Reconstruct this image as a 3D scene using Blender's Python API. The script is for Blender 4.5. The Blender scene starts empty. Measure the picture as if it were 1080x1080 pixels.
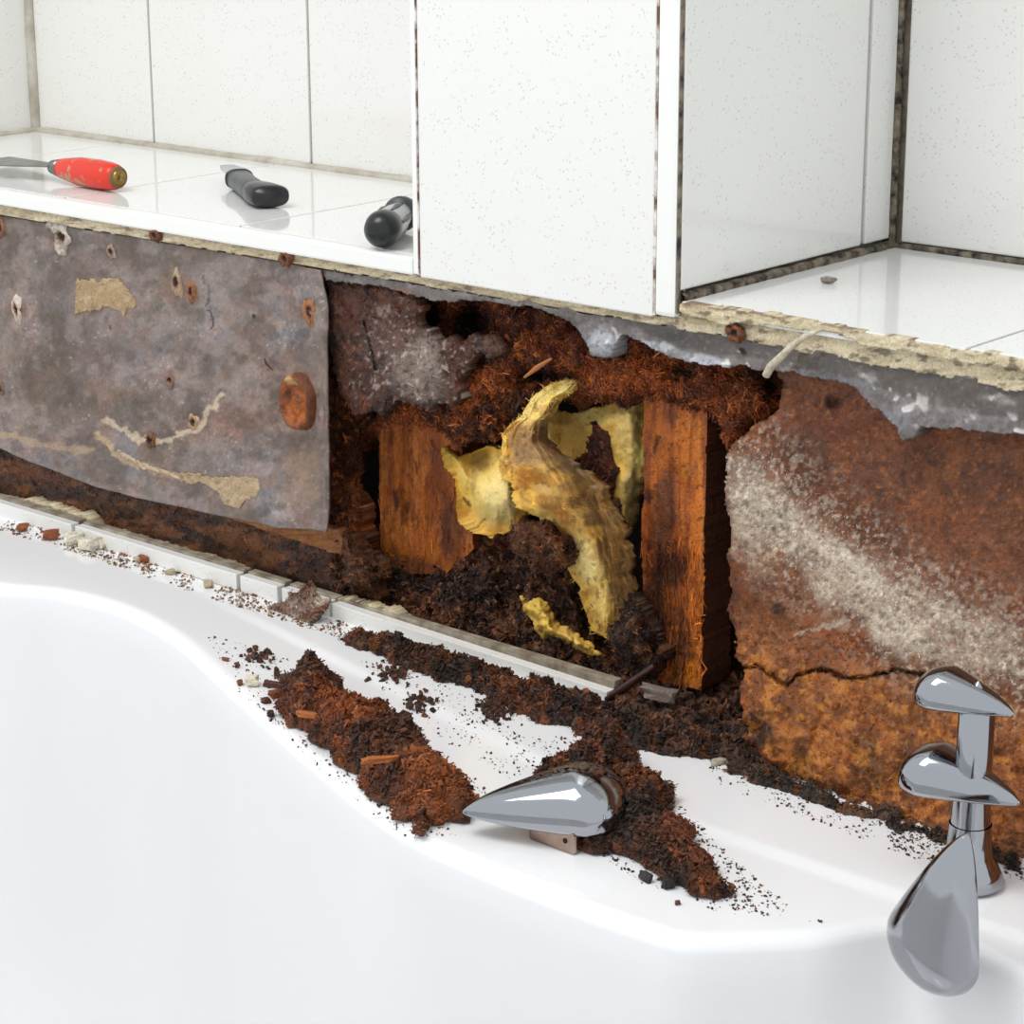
import bpy, math, random
import numpy as np
from mathutils import Matrix, Vector

rng = np.random.default_rng(7)
random.seed(7)
scene = bpy.context.scene
COL = scene.collection

# ------------------------------------------------------------------ camera
FPX = 2515.33
CX, CY = 486.0, 540.0
_yaw, _pit, _roll = -0.742606507, 0.292453788, 0.00971420181
_f = np.array([math.sin(_yaw)*math.cos(_pit), math.cos(_yaw)*math.cos(_pit), -math.sin(_pit)])
_r = np.array([math.cos(_yaw), -math.sin(_yaw), 0.0])
_d = np.cross(_f, _r)
RGT = _r*math.cos(_roll) + _d*math.sin(_roll)
DWN = -_r*math.sin(_roll) + _d*math.cos(_roll)
FWD = _f
S = 1.6                      # metres per survey unit: one wall tile is 0.20 m wide
ZT = 0.81                    # height of the tile edge above the floor
A0 = ((439-CX)/FPX*RGT + (291-CY)/FPX*DWN + FWD)*S
CAM = -A0 + np.array([0, 0, ZT])
cam_d = bpy.data.cameras.new('camera')
cam = bpy.data.objects.new('camera', cam_d)
COL.objects.link(cam)
cam_d.sensor_width = 36.0
cam_d.lens = FPX/1080*36
cam_d.shift_x = (540-CX)/1080
cam_d.clip_start = 0.02
m = Matrix.Identity(4)
for i in range(3):
    m[i][0] = RGT[i]; m[i][1] = -DWN[i]; m[i][2] = -FWD[i]; m[i][3] = CAM[i]
cam.matrix_world = m
scene.camera = cam

# ------------------------------------------------------------------ light
world = bpy.data.worlds.new('world'); scene.world = world
world.use_nodes = True
bgn = world.node_tree.nodes['Background']
bgn.inputs[0].default_value = (0.93, 0.97, 1.0, 1)
bgn.inputs[1].default_value = 1.03

def area_light(name, loc, target, size, power, color):
    l = bpy.data.lights.new(name, 'AREA'); l.shape = 'RECTANGLE'
    l.size, l.size_y = size; l.energy = power; l.color = color
    o = bpy.data.objects.new(name, l); COL.objects.link(o)
    o.location = loc
    o.rotation_euler = (Vector(target)-Vector(loc)).to_track_quat('-Z', 'Y').to_euler()
    return o
area_light('key_light', (-0.15, -1.1, 2.8), (0.2, -0.15, 0.6), (1.1, 1.1), 29, (1.0, 0.98, 0.95))  # soft key light, set overhead to brighten the rim; no window is modelled

vs = scene.view_settings
vs.view_transform = 'Standard'; vs.look = 'None'; vs.gamma = 1.0
vs.exposure = 0.0
vs.use_curve_mapping = False

# ------------------------------------------------------------------ survey helpers
def ray(px, py):
    px = np.asarray(px, float); py = np.asarray(py, float)
    return ((px-CX)/FPX)[..., None]*RGT + ((py-CY)/FPX)[..., None]*DWN + FWD
def wp(px, py, y=0.0):
    d = ray(px, py); t = (y-CAM[1])/d[..., 1]
    return CAM + d*t[..., None]
def dp(px, py, z):
    d = ray(px, py); t = (z-CAM[2])/d[..., 2]
    return CAM + d*t[..., None]
def proj(P):
    q = np.asarray(P)-CAM
    w = q@FWD
    return CX+FPX*(q@RGT)/w, CY+FPX*(q@DWN)/w
def wpoly(pts, y):
    p = np.array(pts, float); return wp(p[:, 0], p[:, 1], y)[:, [0, 2]]
def dpoly(pts, z):
    p = np.array(pts, float); return dp(p[:, 0], p[:, 1], z)[:, :2]

def hexc(h):
    h = h.lstrip('#'); v = np.array([int(h[i:i+2], 16)/255 for i in (0, 2, 4)])
    return np.where(v <= .04045, v/12.92, ((v+.055)/1.055)**2.4)

# ------------------------------------------------------------------ noise
def _hash(ix, iy, seed):
    h = (ix.astype(np.int64)*374761393 + iy.astype(np.int64)*668265263 + seed*982451653) & 0xffffffff
    h = ((h ^ (h >> 13))*1274126177) & 0xffffffff
    h = ((h ^ (h >> 16))*2246822519) & 0xffffffff
    return ((h ^ (h >> 15)) & 0xffffff)/float(0xffffff)
def vnoise(x, y, seed=0):
    ix = np.floor(x); iy = np.floor(y); fx = x-ix; fy = y-iy
    fx = fx*fx*(3-2*fx); fy = fy*fy*(3-2*fy)
    ix = ix.astype(np.int64); iy = iy.astype(np.int64)
    a = _hash(ix, iy, seed); b = _hash(ix+1, iy, seed); c = _hash(ix, iy+1, seed); d = _hash(ix+1, iy+1, seed)
    return (a*(1-fx)+b*fx)*(1-fy)+(c*(1-fx)+d*fx)*fy
def fbm(x, y, seed=0, oct=5, gain=.5):
    s = 0; a = 1; t = 0
    for i in range(oct):
        s = s + a*vnoise(x*2**i+17.3*i, y*2**i-9.1*i, seed+i); t += a; a *= gain
    return s/t
def sm(a, b, x):
    t = np.clip((x-a)/(b-a), 0, 1); return t*t*(3-2*t)
def worley(x, y, seed=0):
    ix = np.floor(x).astype(np.int64); iy = np.floor(y).astype(np.int64)
    best = np.full(x.shape, 9.0); idv = np.zeros(x.shape)
    for dx in (-1, 0, 1):
        for dy in (-1, 0, 1):
            cx = ix+dx+_hash(ix+dx, iy+dy, seed); cy = iy+dy+_hash(ix+dx, iy+dy, seed+5)
            d = np.hypot(x-cx, y-cy); k = d < best
            best = np.where(k, d, best); idv = np.where(k, _hash(ix+dx, iy+dy, seed+9), idv)
    return best, idv
def inside(poly, x, y):
    r = np.zeros(x.shape, bool); n = len(poly)
    for i in range(n):
        x0, y0 = poly[i]; x1, y1 = poly[(i+1) % n]
        c = (y0 > y) != (y1 > y)
        with np.errstate(divide='ignore', invalid='ignore'):
            xi = (x1-x0)*(y-y0)/(y1-y0+1e-30)+x0
        r ^= c & (x < xi)
    return r
def segdist(poly, x, y, closed=True):
    best = np.full(x.shape, 1e9); n = len(poly)
    for i in range(n if closed else n-1):
        ax, ay = poly[i]; bx, by = poly[(i+1) % n]
        ux, uy = bx-ax, by-ay; L = ux*ux+uy*uy+1e-20
        t = np.clip(((x-ax)*ux+(y-ay)*uy)/L, 0, 1)
        best = np.minimum(best, np.hypot(x-ax-t*ux, y-ay-t*uy))
    return best

# ------------------------------------------------------------------ colour painting (albedo stains, some painted glints and shade, in survey pixels)
class Paint:
    def __init__(s, px, py, base, seed=0, warp=6.0):
        s.c = np.zeros(px.shape+(3,))+base
        s.wx = px+(fbm(px/14, py/14, seed+51)-.5)*2*warp+(fbm(px/3.5, py/3.5, seed+57, 3)-.5)*warp*.7
        s.wy = py+(fbm(px/14, py/14, seed+63)-.5)*2*warp+(fbm(px/3.5, py/3.5, seed+67, 3)-.5)*warp*.7
        s.px, s.py, s.seed = px, py, seed
    def mix(s, mask, col, k=1.0):
        w = np.clip(mask*k, 0, 1)[..., None]; s.c = s.c*(1-w)+hexc(col)*w; return s
    def ell(s, cx, cy, rx, ry, col, k=1.0, ang=0, soft=.5):
        a = math.radians(ang); dx = s.wx-cx; dy = s.wy-cy
        u = (dx*math.cos(a)+dy*math.sin(a))/rx; v = (-dx*math.sin(a)+dy*math.cos(a))/ry
        return s.mix(1-sm(1-soft, 1+soft*.3, np.hypot(u, v)), col, k)
    def poly(s, pts, col, k=1.0, soft=2.0):
        d = segdist(pts, s.wx, s.wy); i = inside(pts, s.wx, s.wy)
        return s.mix(np.where(i, sm(0, soft, d), 0), col, k)
    def line(s, pts, w, col, k=1.0):
        d = segdist(pts, s.wx, s.wy, False); return s.mix(1-sm(w*.4, w, d), col, k)
    def noise(s, sc, lo, hi, col, k=1.0, seed=0, sy=None, oct=5):
        n = fbm(s.px/sc, s.py/(sy or sc), s.seed+seed+100, oct); return s.mix(sm(lo, hi, n), col, k)
    def grain(s, amt=.35, sc=2.2):
        n = fbm(s.px/sc, s.py/sc, s.seed+201, 3); s.c = s.c*(1+(n-.5)*2*amt)[..., None]; return s

# ------------------------------------------------------------------ materials
def newmat(name):
    mt = bpy.data.materials.new(name); mt.use_nodes = True
    nt = mt.node_tree; b = nt.nodes['Principled BSDF']
    return mt, nt, b
def tex_coord(nt):
    t = nt.nodes.new('ShaderNodeTexCoord'); return t.outputs['Object']
def noise_node(nt, scale, detail=4, rough=.55, vec=None):
    n = nt.nodes.new('ShaderNodeTexNoise'); n.inputs['Scale'].default_value = scale
    n.inputs['Detail'].default_value = detail; n.inputs['Roughness'].default_value = rough
    if vec is not None: nt.links.new(vec, n.inputs['Vector'])
    return n.outputs['Fac']
def ramp(nt, fac, stops):
    r = nt.nodes.new('ShaderNodeValToRGB'); e = r.color_ramp.elements
    while len(e) < len(stops): e.new(.5)
    for el, (p, c) in zip(e, stops):
        el.position = p; el.color = (*c, 1) if len(c) == 3 else c
    nt.links.new(fac, r.inputs[0]); return r.outputs[0]
def gray(v): return (v, v, v)
def bump(nt, b, h, strength, dist):
    n = nt.nodes.new('ShaderNodeBump'); n.inputs['Strength'].default_value = strength
    n.inputs['Distance'].default_value = dist
    nt.links.new(h, n.inputs['Height']); nt.links.new(n.outputs[0], b.inputs['Normal'])
def mixc(nt, fac, a, b2, mode='MIX'):
    x = nt.nodes.new('ShaderNodeMix'); x.data_type = 'RGBA'; x.blend_type = mode
    for v, k in ((fac, 0), (a, 6), (b2, 7)):
        if isinstance(v, (int, float)): x.inputs[k].default_value = v
        elif isinstance(v, tuple) or isinstance(v, np.ndarray): x.inputs[k].default_value = (*v[:3], 1)
        else: nt.links.new(v, x.inputs[k])
    return x.outputs[2]
def attr_mat(name, nsc=900, namt=.3, rough=(.45, .9), rsc=260, bsc=700, bst=.5, bdist=.0015, spec=.5):
    mt, nt, b = newmat(name)
    a = nt.nodes.new('ShaderNodeAttribute'); a.attribute_name = 'Col'
    v = tex_coord(nt)
    g = ramp(nt, noise_node(nt, nsc, 3, .6, v), [(.25, gray(1-namt)), (.75, gray(1+namt))])
    nt.links.new(mixc(nt, 1.0, a.outputs['Color'], g, 'MULTIPLY'), b.inputs['Base Color'])
    r = ramp(nt, noise_node(nt, rsc, 4, .6, v), [(.38, gray(rough[0])), (.62, gray(rough[1]))])
    nt.links.new(r, b.inputs['Roughness'])
    b.inputs['Specular IOR Level'].default_value = spec
    if bst: bump(nt, b, noise_node(nt, bsc, 5, .6, v), bst, bdist)
    return mt
def plain(name, col, rough=.5, metal=0, namt=0, nsc=60, dark=None, bst=0, bsc=200, bdist=.001, spec=.5):
    mt, nt, b = newmat(name)
    c = hexc(col)
    if dark is not None:
        v = tex_coord(nt)
        f = ramp(nt, noise_node(nt, nsc, 5, .6, v), [(.5-namt, tuple(hexc(dark))), (.5+namt, tuple(c))])
        nt.links.new(f, b.inputs['Base Color'])
    else: b.inputs['Base Color'].default_value = (*c, 1)
    b.inputs['Roughness'].default_value = rough; b.inputs['Metallic'].default_value = metal
    b.inputs['Specular IOR Level'].default_value = spec
    if bst: bump(nt, b, noise_node(nt, bsc, 4, .6, tex_coord(nt)), bst, bdist)
    return mt
def tile_mat(name, col, rough=.1):
    mt, nt, b = newmat(name); v = tex_coord(nt)
    vo = nt.nodes.new('ShaderNodeTexVoronoi'); vo.inputs['Scale'].default_value = 300
    nt.links.new(v, vo.inputs['Vector'])
    dots = ramp(nt, vo.outputs['Distance'], [(.16, gray(1)), (.26, gray(0))])
    keep = ramp(nt, noise_node(nt, 55, 2, .5, v), [(.44, gray(0)), (.54, gray(1))])
    mk = mixc(nt, 1.0, dots, keep, 'MULTIPLY')
    spot = mixc(nt, .26, tuple(hexc(col)), tuple(hexc('#4c4f55')))
    nt.links.new(mixc(nt, mk, tuple(hexc(col)), spot), b.inputs['Base Color'])
    b.inputs['Roughness'].default_value = rough
    bump(nt, b, noise_node(nt, 9, 2, .5, v), .04, .01)
    return mt
M = {}
M['tile'] = tile_mat('white_speckled_tile', '#e9e8e4')
M['shelf_tile'] = tile_mat('white_shelf_tile', '#e6e6e4', .07)
M['trim'] = plain('white_plastic_trim', '#eeeeea', .28)
M['acrylic'] = plain('white_acrylic', '#eeeeef', .12, bst=.02, bsc=6)
M['grout'] = plain('old_grout', '#a79d8d', .9, namt=.16, nsc=70, dark='#6d5f4d', bst=.4, bsc=300)
M['silicone'] = plain('yellowed_silicone', '#c9c5ba', .5, namt=.2, nsc=50, dark='#a39a88', bst=.3, bsc=120)
M['mould'] = plain('black_mould_sealant', '#8a7d6a', .75, namt=.14, nsc=120, dark='#17120e', bst=.7, bsc=320, bdist=.002)
M['stained_grout'] = plain('stained_grout', '#e2ded6', .8, namt=.07, nsc=45, dark='#6b4c38')
M['mortar'] = plain('cream_mortar', '#dccfb2', .9, namt=.2, nsc=110, dark='#8b7a5c', bst=.7, bsc=260, bdist=.002)
M['render'] = plain('hidden_masonry', '#8d867c', .95, bst=.4)
M['dark'] = plain('dark_cavity_board', '#2b1a10', .9, namt=.2, nsc=40, dark='#100a06', bst=.6)
M['chrome'] = plain('chrome', '#a3a5aa', .09, 1)
M['chrome_old'] = plain('tarnished_chrome', '#b9aaa0', .22, 1, namt=.2, nsc=40, dark='#8a6a55')
M['rot'] = attr_mat('rotten_chipboard')
M['wet'] = attr_mat('wet_rotten_wood', rough=(.18, .8), rsc=330, bst=.7)
M['fibre'] = attr_mat('wood_fibre', rough=(.4, .85), bst=0)
M['sheet'] = attr_mat('grey_laminate_sheet', nsc=420, namt=.2, rough=(.2, .5), rsc=40, bsc=130, bst=.3, bdist=.002)
M['gloss'] = attr_mat('glossy_torn_laminate', nsc=420, namt=.2, rough=(.12, .35), rsc=60, bsc=130, bst=.15, bdist=.001, spec=.8)
M['wool'] = attr_mat('yellow_insulation', nsc=600, namt=.12, rough=(.6, .95), bsc=800, bst=.35, bdist=.0015, spec=.25)
M['chip'] = attr_mat('debris_chip', nsc=700, namt=.35, rough=(.3, .9), rsc=300, bsc=900, bst=.6)
M['steel'] = plain('dull_steel', '#9a9a96', .3, 1, namt=.2, nsc=60, dark='#6f6f6c')
M['black_plastic'] = plain('black_plastic', '#15171a', .28)
M['grey_plastic'] = plain('scuffed_grey_plastic', '#565a5c', .4, namt=.2, nsc=70, dark='#34373a')
M['clear_grey'] = plain('pale_grey_plastic', '#a4a7a8', .3)
M['brass'] = plain('brass', '#b89a5a', .3, 1, namt=.2, nsc=200, dark='#7a6030')
M['cord'] = plain('off_white_cord', '#d8cfbb', .85, namt=.2, nsc=300, dark='#a89a80', bst=.5, bsc=600)
M['plaster'] = plain('plaster_crumb', '#e4ddcf', .9, namt=.2, nsc=120, dark='#b5a892', bst=.6, bsc=350)
M['hole'] = plain('hole_shadow_black', '#120c08', .9)

# ------------------------------------------------------------------ mesh helpers
def link(name, me, mat, parent=None, smooth=True):
    o = bpy.data.objects.new(name, me); COL.objects.link(o)
    if mat is not None: me.materials.append(mat)
    if parent is not None: o.parent = parent
    if smooth is True: me.polygons.foreach_set('use_smooth', [True]*len(me.polygons))
    return o
def mesh_np(name, V, F, mat, cols=None, parent=None, smooth=True):
    V = np.asarray(V, np.float32); F = np.asarray(F, np.int32); k = F.shape[1]
    me = bpy.data.meshes.new(name)
    me.vertices.add(len(V)); me.vertices.foreach_set('co', V.ravel())
    me.loops.add(F.size); me.loops.foreach_set('vertex_index', F.ravel())
    me.polygons.add(len(F)); me.polygons.foreach_set('loop_start', np.arange(0, F.size, k, dtype=np.int32))
    me.update(calc_edges=True); me.validate()
    if cols is not None:
        a = me.color_attributes.new('Col', 'FLOAT_COLOR', 'POINT')
        cc = np.ones((len(V), 4), np.float32); cc[:, :3] = np.clip(cols, 0, 1); a.data.foreach_set('color', cc.ravel())
    o = link(name, me, mat, parent, False)
    me.polygons.foreach_set('use_smooth', [bool(smooth)]*len(me.polygons))
    return o
def tag(o, label, cat, group=None, kind=None):
    o['label'] = label; o['category'] = cat
    if group: o['group'] = group
    if kind: o['kind'] = kind
    return o
def empty(name, loc=(0, 0, 0)):
    o = bpy.data.objects.new(name, None); COL.objects.link(o); o.location = loc
    o.empty_display_size = .02
    return o
def box_mesh(lo, hi, bev=.0):
    import bmesh
    bm = bmesh.new(); bmesh.ops.create_cube(bm, size=1)
    lo = np.array(lo); hi = np.array(hi)
    for v in bm.verts: v.co = Vector((lo+hi)/2+np.array(v.co)*(hi-lo))
    if bev: bmesh.ops.bevel(bm, geom=bm.edges[:], offset=bev, segments=2, affect='EDGES', profile=.6)
    me = bpy.data.meshes.new('box'); bm.to_mesh(me); bm.free(); return me
def box(name, lo, hi, mat, parent=None, bev=.0):
    return link(name, box_mesh(lo, hi, bev), mat, parent, False)
def lathe(name, prof, mat, axis0, axis1, parent=None, n=28, sx=1.0, side=None, smooth=True):
    """prof: (t along axis in metres, radius)"""
    a0 = np.array(axis0, float); ax = np.array(axis1, float)-a0; ax /= np.linalg.norm(ax)
    s = np.array(side if side is not None else ((1, 0, 0) if abs(ax[2]) > .9 else (0, 0, 1)), float); s -= ax*(s@ax); s /= np.linalg.norm(s); t = np.cross(ax, s)
    th = np.linspace(0, 2*np.pi, n, endpoint=False); V = []
    for q, r in prof: V.append(a0+ax*q+np.outer(np.cos(th)*r, s)+np.outer(np.sin(th)*r*sx, t))
    V = np.concatenate(V); F = []
    for i in range(len(prof)-1):
        for j in range(n):
            k = (j+1) % n; F.append((i*n+j, i*n+k, (i+1)*n+k, (i+1)*n+j))
    return mesh_np(name, V, F, mat, parent=parent, smooth=smooth)
def tube(name, pts, r, mat, parent=None, n=8):
    P = np.array(pts, float); V = []; 
    for i, p in enumerate(P):
        t = P[min(i+1, len(P)-1)]-P[max(i-1, 0)]; t /= np.linalg.norm(t)
        a = np.cross(t, (0.3, .2, 1)); a /= np.linalg.norm(a); b = np.cross(t, a)
        rr = r[i] if hasattr(r, '__len__') else r
        th = np.linspace(0, 2*np.pi, n, endpoint=False)
        V.append(p+rr*(np.outer(np.cos(th), a)+np.outer(np.sin(th), b)))
    V = np.concatenate(V); F = [(i*n+j, i*n+(j+1) % n, (i+1)*n+(j+1) % n, (i+1)*n+j) for i in range(len(P)-1) for j in range(n)]
    o = mesh_np(name, V, F, mat, parent=parent)
    return o
def sheetgrid(G):
    h, w = G.shape; a = G[:-1, :-1]; b = G[:-1, 1:]; c = G[1:, 1:]; d = G[1:, :-1]
    return np.stack([a, b, c, d], -1).reshape(-1, 4)

def slab(name, pts, y0, step, thick, yfn, colfn, mat, parent=None, jag=.0015, jsc=.006, seed=0, plane='wall', smooth=True, jaggate=None, skirt=None):
    """solid layer with a ragged outline, on a plane parallel to the wall (or to the deck), with relief yfn"""
    P = wpoly(pts, y0) if plane == 'wall' else dpoly(pts, y0)
    lo = P.min(0)-.004; hi = P.max(0)+.004
    xs = np.arange(lo[0], hi[0], step); zs = np.arange(lo[1], hi[1], step)
    X, Z = np.meshgrid(xs, zs)
    jx = (fbm(X/jsc, Z/jsc, seed+3, 4)-.5)*2*jag*2; jz = (fbm(X/jsc, Z/jsc, seed+8, 4)-.5)*2*jag*2
    if plane == 'wall':
        W0 = np.stack([X, np.full_like(X, y0), Z], -1)
    else:
        W0 = np.stack([X, Z, np.full_like(X, y0)], -1)
    px, py = proj(W0)
    if jaggate is not None:
        g = jaggate(px, py); jx *= g; jz *= g
    ins = inside(P, X+jx, Z+jz)
    cell = ins[:-1, :-1] & ins[:-1, 1:] & ins[1:, :-1] & ins[1:, 1:]
    used = np.zeros_like(ins)
    used[:-1, :-1] |= cell; used[:-1, 1:] |= cell; used[1:, :-1] |= cell; used[1:, 1:] |= cell
    idx = np.full(X.shape, -1); idx[used] = np.arange(used.sum())
    x = X[used]; z = Z[used]
    d = segdist(P, x+jx[used], z+jz[used])
    ux, uy = px[used], py[used]
    off = yfn(x, z, d, ux, uy)
    V = W0[used].copy(); ax = 1 if plane == 'wall' else 2
    if plane == 'wall': V = wp(ux, uy, y0+off)
    else: V[:, ax] = y0+off
    C = colfn(x, z, d, ux, uy)
    q = sheetgrid(idx)[cell.ravel()]
    # boundary edges -> skirt
    e = np.concatenate([q[:, [0, 1]], q[:, [1, 2]], q[:, [2, 3]], q[:, [3, 0]]])
    key = np.sort(e, 1); kk = key[:, 0].astype(np.int64)*(len(V)+1)+key[:, 1]
    u, inv, cnt = np.unique(kk, return_inverse=True, return_counts=True)
    be = e[cnt[inv] == 1]
    bv = np.unique(be); mp = np.full(len(V), -1); mp[bv] = len(V)+np.arange(len(bv))
    B = V[bv].copy(); B[:, ax] = y0+thick; nb = len(bv)
    fr = mp if skirt is not None else np.arange(len(V)); bk = mp+(nb if skirt is not None else 0)
    sk = np.stack([fr[be[:, 1]], fr[be[:, 0]], bk[be[:, 0]], bk[be[:, 1]]], 1)
    if skirt is None:
        V2 = np.concatenate([V, B]); C2 = np.concatenate([C, C[bv]*.8])
    else:
        sc_ = C[bv]*.15+hexc(skirt)*.85; V2 = np.concatenate([V, V[bv], B]); C2 = np.concatenate([C, sc_, sc_])
    F = np.concatenate([q, sk])
    o = mesh_np(name, V2, F, mat, C2, parent, smooth)
    o['_'] = 0; del o['_']
    return o, V, C, d

def frames(n, dirs=None):
    a = rng.normal(size=(n, 3)) if dirs is None else dirs
    a /= np.linalg.norm(a, axis=1)[:, None]
    b = rng.normal(size=(n, 3)); b -= a*(a*b).sum(1)[:, None]; b /= np.linalg.norm(b, axis=1)[:, None]
    return a, b, np.cross(a, b)
CUBE = np.array([[-1, -1, -1], [1, -1, -1], [1, 1, -1], [-1, 1, -1], [-1, -1, 1], [1, -1, 1], [1, 1, 1], [-1, 1, 1]], float)/2
CF = np.array([[0, 3, 2, 1], [4, 5, 6, 7], [0, 1, 5, 4], [1, 2, 6, 5], [2, 3, 7, 6], [3, 0, 4, 7]])
def shards(name, P, size, C, mat, parent=None, dirs=None, jit=.35, cj=.35):
    """many small irregular six-sided chips joined: P centres, size (n,3), C colours"""
    n = len(P); a, b, c = frames(n, dirs)
    L = CUBE[None]*size[:, None, :]*(1+jit*rng.uniform(-1, 1, (n, 8, 3)))
    V = P[:, None]+L[..., :1]*a[:, None]+L[..., 1:2]*b[:, None]+L[..., 2:]*c[:, None]
    F = (CF[None]+8*np.arange(n)[:, None, None]).reshape(-1, 4)
    CC = (C*(1+cj*rng.uniform(-1, 1, (n, 1))))[:, None].repeat(8, 1).reshape(-1, 3)
    o = mesh_np(name, V.reshape(-1, 3), F, mat, CC, parent, False)
    o['kind'] = 'stuff'
    return o
def fibres_on(name, V, C, n, parent, ln=(.003, .009), w=.0005, lift=.0008, sel=None, axis=1, flat=.6, bright=1.25, mat='fibre', vert=1.0):
    idx = np.arange(len(V)) if sel is None else np.nonzero(sel)[0]
    if len(idx) == 0: return
    k = rng.choice(idx, n)
    P = V[k]+rng.normal(size=(n, 3))*.0006
    P[:, axis] += (-lift if axis == 1 else lift)*rng.uniform(.3, 1.6, n)
    d = rng.normal(size=(n, 3)); d[:, axis] *= flat; d[:, 0] *= vert
    sz = np.stack([rng.uniform(*ln, n), w*rng.uniform(.6, 1.8, n), w*rng.uniform(.5, 1.2, n)], 1)
    return shards(name, P, sz, C[k]*bright, M[mat], parent, d, cj=.45)

# ================================================================== THE SETTING
Z0 = ZT                       # bottom of the tile edge
ZSH = ZT+.0121                # top of the tiled shelf
XL = -.712                    # left end of the left niche
YB = .2376                    # back of the niches
XC = .2016                    # right end of the front pillar tile
XR = .2202                    # side face of the pillar
ZTOP = ZSH+.66
TH = .33
XEND = .95
ZD = ZT-.2617                 # bathtub deck
ZS = ZT-.2512                 # top of the cut tile upstand

def tile(parent, lo, hi, mat=None, bev=.0012):
    return box('tile', lo, hi, mat or M['tile'], parent, bev)
g = .0013
# left niche side
w = tag(box('wall_left', (XL-.03, .0, ZSH-.01), (XL-.006, YB+.05, ZTOP), M['grout']), 'white tiled side wall at the far left end of the niche', 'wall', kind='structure')
for k in range(2):
    tile(w, (XL-.008, .006, ZSH+.002+k*TH), (XL, YB-.004, ZSH+TH-.002+k*TH))
# left niche back
w = tag(box('wall_back', (XL-.03, YB+.005, ZSH-.01), (.06, YB+.05, ZTOP), M['grout']), 'white tiled back wall of the niche behind the tools', 'wall', kind='structure')
xs = [XL+.004, -.545, -.345, -.145, .055]
for k in range(2):
    for a, b in zip(xs[:-1], xs[1:]):
        tile(w, (a+g, YB, ZSH+.003+k*TH), (b-g, YB+.008, ZSH+TH-.002+k*TH))
def bead(name, pts, r, mat, parent):
    P = np.array(pts, float); n = 60
    t = np.linspace(0, 1, n); Q = P[0]+(P[1]-P[0])*t[:, None]
    rr = r*(.75+.6*fbm(t*22, t*0+3, 5, 3))
    return tube(name, Q, rr, mat, parent, 8)
bead('sealant_bead', [(XL+.001, YB-.001, ZSH), (XL+.001, YB-.001, ZTOP)], .0052, M['silicone'], w)
bead('sealant_bead', [(XL, YB-.001, ZSH), (.05, YB-.001, ZSH)], .0042, M['silicone'], w)
bead('sealant_bead', [(XL+.001, .0, ZSH), (XL+.001, YB, ZSH)], .004, M['silicone'], w)

# pillar between the niches
pil = tag(box('wall_pillar', (.005, .0075, ZT+.001), (XR-.0075, YB+.03, ZTOP), M['grout']), 'white tiled pillar standing between the two niches', 'wall', kind='structure')
for k in range(2):
    tile(pil, (.0035, .0, ZT-.0005+k*TH), (XC-.001, .008, ZT+TH-.003+k*TH))
    tile(pil, (-.002, .0105, ZSH+.002+k*TH), (.005, YB, ZSH+TH-.002+k*TH))
box('corner_trim', (-.0023, -.0004, ZT+.001), (.0022, .009, ZTOP), M['trim'], pil, .001)
box('corner_trim', (XC+.001, -.0012, ZT+.001), (XR-.0016, .010, ZTOP), M['trim'], pil, .003)
ysj = float((lambda d: CAM[1]+d[1]*(XR-CAM[0])/d[0])(ray(915, 130)))
for k in range(2):
    tile(pil, (XR-.008, .0026, ZSH+.006+k*TH), (XR, ysj-.0022, ZSH+TH-.002+k*TH))
    tile(pil, (XR-.008, ysj+.0022, ZSH+.006+k*TH), (XR, YB-.002, ZSH+TH-.002+k*TH))
box('dirty_joint', (XC-.0009, -.0003, ZT+.001), (XC+.0009, .006, ZTOP), M['stained_grout'], pil)
box('dirty_joint', (.0022, -.0003, ZT+.001), (.0034, .006, ZTOP), M['stained_grout'], pil)
box('dirty_joint', (XR-.0018, -.0002, ZT+.004), (XR-.0006, .006, ZTOP), M['mould'], pil)
bead('mouldy_sealant', [(XR+.001, YB-.0015, ZSH), (XR+.001, YB-.0015, ZTOP)], .0026, M['mould'], pil)
bead('mouldy_sealant', [(XR, .002, ZSH+.001), (XR+.001, YB, ZSH+.001)], .0036, M['mould'], pil)
# right niche back
w = tag(box('wall_right', (XR-.03, YB+.005, ZSH-.01), (XEND, YB+.05, ZTOP), M['grout']), 'white tiled back wall of the right niche beside the pillar', 'wall', kind='structure')
for k in range(2):
    for i in range(4):
        tile(w, (XR+.006+i*.2+g, YB, ZSH+.004+k*TH), (XR+.006+(i+1)*.2-g, YB+.008, ZSH+TH-.002+k*TH))
bead('mouldy_sealant', [(XR, YB-.001, ZSH+.001), (XEND, YB-.001, ZSH+.001)], .0024, M['mould'], w)

# tiled shelf of the left niche
sh = tag(box('shelf_bed', (XL-.03, .0095, ZT-.010), (-.0025, YB+.03, ZSH-.006), M['grout']), 'white tiled shelf in the left niche carrying the tools', 'shelf', kind='structure')
sx = [XL, -.585, -.385, -.184, -.0025]
for a, b in zip(sx[:-1], sx[1:]):
    tile(sh, (a+g*.7, .0098, ZSH-.008), (b-g*.7, YB-.001, ZSH), M['shelf_tile'], .0007)
box('edge_trim', (XL-.3, -.0006, ZT), (-.0028, .0083, ZSH-.0002), M['trim'], sh, .0016)
# front wall left of the niche (outside the picture)
w = tag(box('wall_front', (-1.15, .0, ZT), (XL-.031, YB, ZTOP), M['tile']), 'plain white wall continuing left of the niche', 'wall', kind='structure')
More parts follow.
